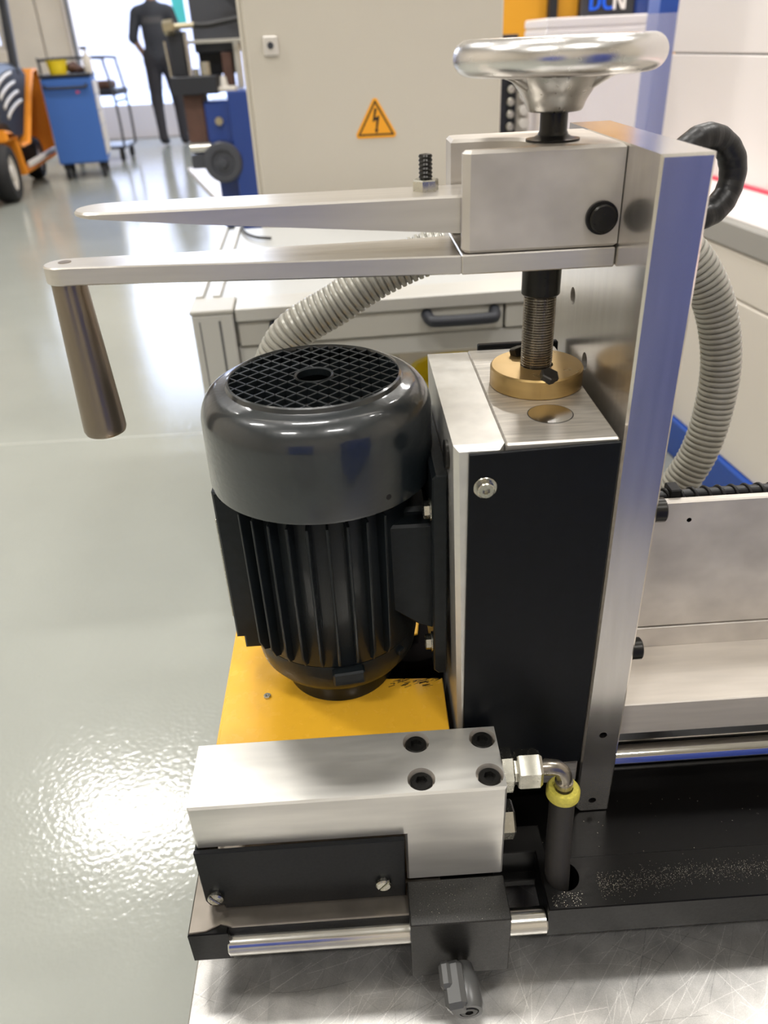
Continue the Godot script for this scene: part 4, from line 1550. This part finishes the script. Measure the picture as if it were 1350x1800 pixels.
func cart() -> void:
	var t := thing("tool_cart", "blue workshop tool cart on casters beside the forklift", "cart", W(-2.58, -CH, -8.4))
	t.rotation.y = 0.2
	off = Vector3.ZERO
	var s := st()
	box(s, Vector3(-0.225, 0.14, -0.62), Vector3(0.225, 0.88, -0.02), 0.01)
	obj("body", s, M.cart_blue, t)
	s = st()
	box(s, Vector3(-0.225, 0.15, -0.02), Vector3(0.225, 0.87, 0.0), 0.008)
	var d := obj("door", s, M.cart_blue, t)
	s = st()
	tube(s, smoothed([Vector3(-0.20, 0.815, 0.0), Vector3(-0.19, 0.80, 0.035), Vector3(-0.1, 0.795, 0.04), Vector3(0.1, 0.795, 0.04), Vector3(0.165, 0.80, 0.035), Vector3(0.175, 0.815, 0.0)], 6), 0.012, 12)
	obj("handle", s, M.dark_plastic, d)
	s = st()
	box(s, Vector3(0.07, 0.745, 0.0), Vector3(0.10, 0.765, 0.006), 0.002)
	obj("red_badge", s, M.red, d)
	s = st()
	box(s, Vector3(-0.235, 0.88, -0.63), Vector3(0.235, 0.905, 0.01), 0.008)
	obj("tray_top", s, M.dark_plastic, t)
	for k in 5:
		s = st()
		box(s, Vector3(0.226, 0.2 + k * 0.13, -0.60), Vector3(0.240, 0.32 + k * 0.13, -0.04), 0.004)
		obj("drawer", s, M.light_plastic, t)
	for x in [-0.17, 0.17]:
		for z in [-0.08, -0.56]:
			s = st()
			box(s, Vector3(x - 0.03, 0.09, z - 0.03), Vector3(x + 0.03, 0.14, z + 0.03), 0.004)
			cyl(s, Vector3(x - 0.018, 0.055, z), Vector3(x + 0.018, 0.055, z), 0.055, -1, 20, 0.006)
			obj("caster", s, M.tyre, t)
	# a bucket and rags on the cart, a wire basket trolley beside it
	var base := Vector3(-2.55, 0, -8.4)
	t = thing("yellow_bucket", "yellow bucket standing on the blue tool cart", "bucket", base + Vector3(-0.11, 0.905, -0.1))
	off = Vector3.ZERO
	s = st()
	lathe(s, Vector3.ZERO, Vector3.UP, [Vector2(0, 0), Vector2(0.075, 0), Vector2(0.09, 0.10), Vector2(0.096, 0.105), Vector2(0.096, 0.115), Vector2(0.086, 0.115), Vector2(0.072, 0.01), Vector2(0, 0.01)], 32)
	obj("body", s, M.bucket, t)
	t = thing("brown_rag", "crumpled brown rag on the blue tool cart beside the bucket", "rag", base + Vector3(0.02, 0.906, -0.2))
	off = Vector3.ZERO
	s = st()
	for p in [[-0.03, 0.046, 0.0, 0.05, 0.045, 0.05], [0.03, 0.036, 0.02, 0.06, 0.035, 0.05], [0.06, 0.027, -0.01, 0.045, 0.026, 0.045], [-0.01, 0.07, -0.02, 0.035, 0.03, 0.03]]:
		ellipsoid(s, Vector3(p[0], p[1], p[2]), Vector3(p[3], p[4], p[5]), 16, 10)
	obj("cloth", s, M.timber, t)
	t = thing("spray_bottle", "pale spray bottle at the edge of the blue tool cart", "bottle", base + Vector3(0.17, 0.906, -0.12))
	off = Vector3.ZERO
	s = st()
	lathe(s, Vector3.ZERO, Vector3.UP, [Vector2(0, 0), Vector2(0.035, 0), Vector2(0.038, 0.01), Vector2(0.038, 0.12), Vector2(0.014, 0.16), Vector2(0.014, 0.19), Vector2(0, 0.19)], 24)
	obj("body", s, M.light_plastic, t)
	s = st()
	box(s, Vector3(-0.04, 0.185, -0.012), Vector3(0.018, 0.215, 0.012), 0.004)
	obj("trigger", s, M.grey_plastic, t)
	t = thing("tube_trolley", "tubular frame trolley with a dark tray behind the blue tool cart", "trolley", Vector3(-2.82, 0, -9.9))
	off = Vector3.ZERO
	s = st()
	for z in [-0.35, 0.2]:
		tube(s, smoothed([Vector3(-0.4, 0.14, z), Vector3(-0.4, 0.95, z), Vector3(-0.36, 1.02, z), Vector3(0.22, 1.02, z), Vector3(0.28, 0.95, z), Vector3(0.33, 0.55, z), Vector3(0.33, 0.14, z)], 6), 0.014, 10)
	for q in [[-0.4, 0.14], [0.33, 0.14], [0.33, 0.6], [-0.4, 0.6]]:
		tube(s, [Vector3(q[0], q[1], -0.35), Vector3(q[0], q[1], 0.2)], 0.012, 10)
	obj("frame", s, M.grey_plastic, t)
	s = st()
	box(s, Vector3(-0.4, 0.66, -0.35), Vector3(0.35, 0.72, 0.2), 0.006)
	obj("tray", s, M.dark_plastic, t)
	s = st()
	box(s, Vector3(-0.4, 0.13, -0.35), Vector3(0.33, 0.16, 0.2), 0.006)
	obj("deck", s, M.grey_plastic, t)
	s = st()
	box(s, Vector3(-0.02, 0.72, -0.25), Vector3(0.26, 0.80, 0.05), 0.02)
	obj("red_case", s, M.timber, t)
	for x in [-0.34, 0.28]:
		for z in [-0.3, 0.15]:
			s = st()
			cyl(s, Vector3(x - 0.018, 0.06, z), Vector3(x + 0.018, 0.06, z), 0.06, -1, 18, 0.006)
			box(s, Vector3(x - 0.024, 0.06, z - 0.02), Vector3(x + 0.024, 0.135, z + 0.02), 0.004)
			obj("caster", s, M.tyre, t)

# ---------------------------------------------------------------- forklift
func forklift() -> void:
	var t := thing("forklift", "orange and black counterbalance forklift parked at the side of the hall", "forklift", Vector3(-2.80, 0, -7.25))
	t.rotation.y = 0.13
	off = Vector3.ZERO
	# local: side face at x = 0, machine reaches to x = -1.05; near end z = 0, length towards -z
	var s := st()
	var side := [Vector2(-0.02, 0.46), Vector2(0.28, 0.46), Vector2(0.36, 0.16), Vector2(1.8, 0.16), Vector2(1.84, 0.42), Vector2(1.84, 0.96), Vector2(1.62, 0.96), Vector2(1.30, 0.78), Vector2(0.75, 0.40), Vector2(0.42, 0.40), Vector2(0.2, 0.52), Vector2(-0.02, 0.55)]
	prism(s, side, Transform3D(Basis(Vector3(0, 0, -1), Vector3(0, 1, 0), Vector3(1, 0, 0)), Vector3.ZERO), -1.05, 0.0, 0.02)
	obj("chassis", s, M.orange, t)
	s = st()
	tbox(s, Transform3D(Basis(Vector3(1, 0, 0), 0.0), Vector3(0.012, 0.235, -1.05)), Vector3(0.03, 0.05, 1.25), 0.012)
	obj("step_bar", s, M.light_plastic, t)
	s = st()
	prism(s, [Vector2(0.0, 0.56), Vector2(0.2, 0.53), Vector2(0.42, 0.41), Vector2(0.75, 0.41), Vector2(1.30, 0.79), Vector2(1.5, 0.92), Vector2(1.3, 1.02), Vector2(0.7, 1.02), Vector2(0.1, 0.95)], Transform3D(Basis(Vector3(0, 0, -1), Vector3(0, 1, 0), Vector3(1, 0, 0)), Vector3.ZERO), -1.0, -0.035, 0.05)
	var hd := obj("hood", s, M.dark_plastic, t)
	for k in 4:
		s = st()
		tube(s, smoothed([Vector3(-0.034, 0.84 - k * 0.075, -0.16 - k * 0.05), Vector3(-0.03, 0.885 - k * 0.075, -0.30 - k * 0.05), Vector3(-0.03, 0.925 - k * 0.075, -0.55 - k * 0.05), Vector3(-0.034, 0.945 - k * 0.075, -0.80 - k * 0.05)], 5), 0.014, 10)
		obj("vent_rib", s, M.light_plastic, hd)
	for p in [[-0.02, 0.0, 0.95, -0.62, 2.15], [-0.98, 0.0, 0.95, -0.62, 2.15]]:
		s = st()
		tbox(s, Transform3D(Basis(Vector3(1, 0, 0), -0.35), Vector3(p[0] - 0.04, 1.55, -1.35)), Vector3(0.07, 1.35, 0.10), 0.02)
		obj("guard_post", s, M.dark_plastic, t)
		s = st()
		tbox(s, Transform3D(Basis(Vector3(1, 0, 0), 0.12), Vector3(p[0] - 0.04, 1.45, 0.02)), Vector3(0.07, 1.5, 0.08), 0.02)
		obj("guard_post", s, M.dark_plastic, t)
	s = st()
	box(s, Vector3(-1.05, 2.16, -1.2), Vector3(0.0, 2.22, 0.0), 0.02)
	obj("overhead_guard", s, M.dark_plastic, t)
	s = st()
	box(s, Vector3(-0.78, 1.0, -1.05), Vector3(-0.28, 1.12, -0.5), 0.04)
	tbox(s, Transform3D(Basis(Vector3(1, 0, 0), -0.15), Vector3(-0.53, 1.38, -1.08)), Vector3(0.46, 0.55, 0.12), 0.04)
	obj("seat", s, M.dark_plastic, t)
	s = st()
	box(s, Vector3(-0.34, 1.40, -1.22), Vector3(-0.10, 1.62, -1.14), 0.02)
	obj("rear_box", s, M.light_plastic, t)
	s = st()
	tube(s, [Vector3(-0.55, 0.9, -0.1), Vector3(-0.55, 1.2, -0.28)], 0.03, 12)
	lathe(s, Vector3(-0.55, 1.21, -0.28), Vector3(0, 0.85, 0.5), [Vector2(0.15, -0.012), Vector2(0.17, 0), Vector2(0.15, 0.012), Vector2(0.14, 0), Vector2(0.15, -0.012)], 28)
	obj("steering_wheel", s, M.dark_plastic, t)
	for x in [-0.10, -0.95]:
		wheel(t, "wheel", Vector3(x, 0.225, 0.03), Vector3(1, 0, 0), 0.225, 0.17)
		wheel(t, "wheel", Vector3(x - 0.06 if x > -0.5 else x + 0.06, 0.19, -1.45), Vector3(1, 0, 0), 0.19, 0.14)
	for x in [-0.2, -0.85]:
		s = st()
		box(s, Vector3(x - 0.05, 0.1, 0.22), Vector3(x + 0.05, 2.2, 0.34), 0.01)
		obj("mast", s, M.dark_plastic, t)
	s = st()
	box(s, Vector3(-0.95, 0.1, 0.34), Vector3(-0.1, 0.5, 0.40), 0.01)
	obj("fork_carriage", s, M.dark_plastic, t)
	for x in [-0.3, -0.85]:
		s = st()
		box(s, Vector3(x, 0.05, 0.38), Vector3(x + 0.1, 0.10, 1.3), 0.01)
		obj("fork", s, M.dark_plastic, t)

# ---------------------------------------------------------------- the man at the gate
func capd(p: Vector3, b: Array) -> float:
	var a: Vector3 = b[0]
	var ab: Vector3 = b[1] - a
	var h := clampf((p - a).dot(ab) / ab.length_squared(), 0.0, 1.0)
	var d := p - a - ab * h
	d.z *= b[4]
	return d.length() - lerpf(b[2], b[3], h)

func person() -> void:
	# seen from behind; joints in metres, feet at y = 0, facing -z
	var hipL := Vector3(-0.10, 0.92, 0)
	var hipR := Vector3(0.10, 0.92, 0)
	var bones := [
		[Vector3(0, 1.02, 0), Vector3(0, 1.22, 0.01), 0.165, 0.155, 1.35, 1], [Vector3(0, 1.22, 0.01), Vector3(0, 1.42, 0.0), 0.16, 0.165, 1.4, 1],
		[Vector3(-0.15, 1.46, 0), Vector3(0.15, 1.46, 0), 0.085, 0.085, 1.1, 1], [Vector3(0, 1.46, 0), Vector3(0, 1.60, -0.02), 0.062, 0.058, 1.0, 0],
		[Vector3(0, 1.70, -0.03), Vector3(0, 1.76, -0.025), 0.088, 0.094, 0.86, 3],
		[Vector3(-0.08, 0.98, 0), Vector3(0.08, 0.98, 0), 0.13, 0.13, 1.15, 2],
		[hipL, Vector3(-0.125, 0.52, 0.0), 0.105, 0.075, 1.0, 2], [Vector3(-0.125, 0.52, 0.0), Vector3(-0.10, 0.10, 0.09), 0.072, 0.056, 1.0, 2],
		[hipR, Vector3(0.135, 0.52, -0.05), 0.105, 0.075, 1.0, 2], [Vector3(0.135, 0.52, -0.05), Vector3(0.14, 0.10, -0.04), 0.072, 0.056, 1.0, 2],
		[Vector3(-0.10, 0.07, 0.09), Vector3(-0.10, 0.045, -0.10), 0.046, 0.042, 1.0, 4], [Vector3(0.14, 0.05, -0.03), Vector3(0.15, 0.045, -0.22), 0.046, 0.042, 1.0, 4],
		[Vector3(-0.21, 1.45, 0), Vector3(-0.285, 1.20, 0.02), 0.068, 0.056, 1.0, 1], [Vector3(-0.285, 1.20, 0.02), Vector3(-0.20, 1.02, -0.08), 0.042, 0.034, 1.0, 0],
		[Vector3(0.21, 1.45, 0), Vector3(0.26, 1.18, 0.02), 0.068, 0.056, 1.0, 1], [Vector3(0.26, 1.18, 0.02), Vector3(0.25, 0.95, -0.06), 0.042, 0.034, 1.0, 0],
		[Vector3(-0.19, 1.01, -0.09), Vector3(-0.15, 0.96, -0.11), 0.036, 0.028, 1.0, 0], [Vector3(0.25, 0.93, -0.07), Vector3(0.25, 0.85, -0.09), 0.036, 0.026, 1.0, 0],
	]
	var col := [Color(0.30, 0.19, 0.14), Color(0.030, 0.032, 0.045), Color(0.022, 0.022, 0.030), Color(0.03, 0.022, 0.018), Color(0.015, 0.015, 0.018)]
	var cell := 0.022
	var lo := Vector3(-0.42, -0.02, -0.34)
	var n := Vector3i(39, 88, 26)
	var val := PackedFloat32Array()
	val.resize(n.x * n.y * n.z)
	val.fill(1.0)
	for i in n.x:
		for j in n.y:
			for k in n.z:
				var p := lo + Vector3(i, j, k) * cell
				var d := 1.0
				for b in bones:
					if p.y < minf(b[0].y, b[1].y) - 0.25 or p.y > maxf(b[0].y, b[1].y) + 0.25:
						continue
					var e := capd(p, b)
					var h := maxf(0.035 - absf(d - e), 0.0) / 0.035
					d = minf(d, e) - h * h * 0.035 * 0.25
				val[(i * n.y + j) * n.z + k] = d
	var at := {}
	var verts := PackedVector3Array()
	for i in n.x - 1:
		for j in n.y - 1:
			for k in n.z - 1:
				var c := []
				var neg := 0
				for e in 8:
					var v := val[((i + (e & 1)) * n.y + j + ((e >> 1) & 1)) * n.z + k + ((e >> 2) & 1)]
					c.append(v)
					neg += 1 if v < 0.0 else 0
				if neg == 0 or neg == 8:
					continue
				var sum := Vector3.ZERO
				var cnt := 0
				for e in [[0, 1], [2, 3], [4, 5], [6, 7], [0, 2], [1, 3], [4, 6], [5, 7], [0, 4], [1, 5], [2, 6], [3, 7]]:
					var a: float = c[e[0]]
					var b: float = c[e[1]]
					if (a < 0.0) != (b < 0.0):
						var f := a / (a - b)
						var pa := Vector3(e[0] & 1, (e[0] >> 1) & 1, (e[0] >> 2) & 1)
						var pb := Vector3(e[1] & 1, (e[1] >> 1) & 1, (e[1] >> 2) & 1)
						sum += pa.lerp(pb, f)
						cnt += 1
				at[(i * n.y + j) * n.z + k] = verts.size()
				verts.append(lo + (Vector3(i, j, k) + sum / cnt) * cell)
	var nor := PackedVector3Array()
	nor.resize(verts.size())
	var idx := PackedInt32Array()
	var stepi := [n.y * n.z, n.z, 1]
	for i in range(1, n.x - 1):
		for j in range(1, n.y - 1):
			for k in range(1, n.z - 1):
				var here := (i * n.y + j) * n.z + k
				for a in 3:
					var v0 := val[here]
					var v1 := val[here + stepi[a]]
					if (v0 < 0.0) == (v1 < 0.0):
						continue
					var u: int = stepi[(a + 1) % 3]
					var w: int = stepi[(a + 2) % 3]
					var q := [here, here - u, here - u - w, here - w]
					if not (at.has(q[0]) and at.has(q[1]) and at.has(q[2]) and at.has(q[3])):
						continue
					var ids := [at[q[0]], at[q[1]], at[q[2]], at[q[3]]]
					var out := Vector3.ZERO
					out[a] = 1.0 if v0 < 0.0 else -1.0
					for tr in [[0, 1, 2], [0, 2, 3]]:
						var x: int = ids[tr[0]]
						var y: int = ids[tr[1]]
						var z: int = ids[tr[2]]
						var g := (verts[y] - verts[x]).cross(verts[z] - verts[x])
						if g.dot(out) > 0.0:
							var sw := y
							y = z
							z = sw
							g = -g
						idx.append_array([x, y, z])
						for m in [x, y, z]:
							nor[m] -= g
	var cols := PackedColorArray()
	for i in verts.size():
		nor[i] = nor[i].normalized()
		var best := 9.0
		var kind := 1
		for b in bones:
			var e := capd(verts[i], b)
			if e < best:
				best = e
				kind = b[5]
		var cc: Color = col[kind]
		if kind == 0 and verts[i].y > 1.62:
			cc = col[0]
		if kind == 3 and verts[i].z < -0.09 and verts[i].y < 1.78:
			cc = col[0]
		if kind == 1 and verts[i].z > 0.05 and absf(verts[i].y - 1.37) < 0.03 and absf(verts[i].x) < 0.12:
			cc = Color(0.075, 0.075, 0.085)
		cols.append(cc)
	var arr := []
	arr.resize(Mesh.ARRAY_MAX)
	arr[Mesh.ARRAY_VERTEX] = verts
	arr[Mesh.ARRAY_NORMAL] = nor
	arr[Mesh.ARRAY_COLOR] = cols
	arr[Mesh.ARRAY_INDEX] = idx
	var me := ArrayMesh.new()
	me.add_surface_from_arrays(Mesh.PRIMITIVE_TRIANGLES, arr)
	var t := thing("person", "man in dark shirt and dark trousers standing in the bright gate, hand at his hip", "person", Vector3(-2.24, 0, -11.25))
	off = Vector3.ZERO
	put("body", me, M.skin_cloth, t)

func behind_camera() -> void:
	# what the polished faces mirror: two blue lockers behind the viewer
	for L in [[0.56, 1.30, 0.58, 1.02, "blue steel locker behind the viewer on the right, mirrored in the tall post"], [-0.70, -0.12, 0.85, 1.25, "blue steel locker behind the viewer on the left, mirrored in the two arms"]]:
		var t := thing("blue_locker", L[4], "locker", W((L[0] + L[1]) / 2.0, -CH, (L[2] + L[3]) / 2.0))
		var s := st()
		var y0 := -CH + (0.05 if L[0] > 0.0 else 0.58)
		box(s, W(L[0], y0, L[2] + 0.02), W(L[1], 0.10, L[3]), 0.01)
		obj("body", s, M.sky_blue, t)
		var w: float = (L[1] - L[0]) / 2.0
		for k in 2:
			var x: float = L[0] + w * k
			s = st()
			box(s, W(x + 0.006, y0 + 0.02, L[2]), W(x + w - 0.006, 0.08, L[2] + 0.02), 0.006)
			var d := obj("door", s, M.sky_blue, t)
			s = st()
			box(s, W(x + w - 0.07, -0.5, L[2] - 0.02), W(x + w - 0.045, -0.38, L[2]), 0.004)
			obj("handle", s, M.dark_plastic, d)
		s = st()
		box(s, W(L[0] + 0.03, -CH, L[2] + 0.04), W(L[1] - 0.03, y0, L[3] - 0.03), 0.004)
		obj("plinth", s, M.bench_grey, t)
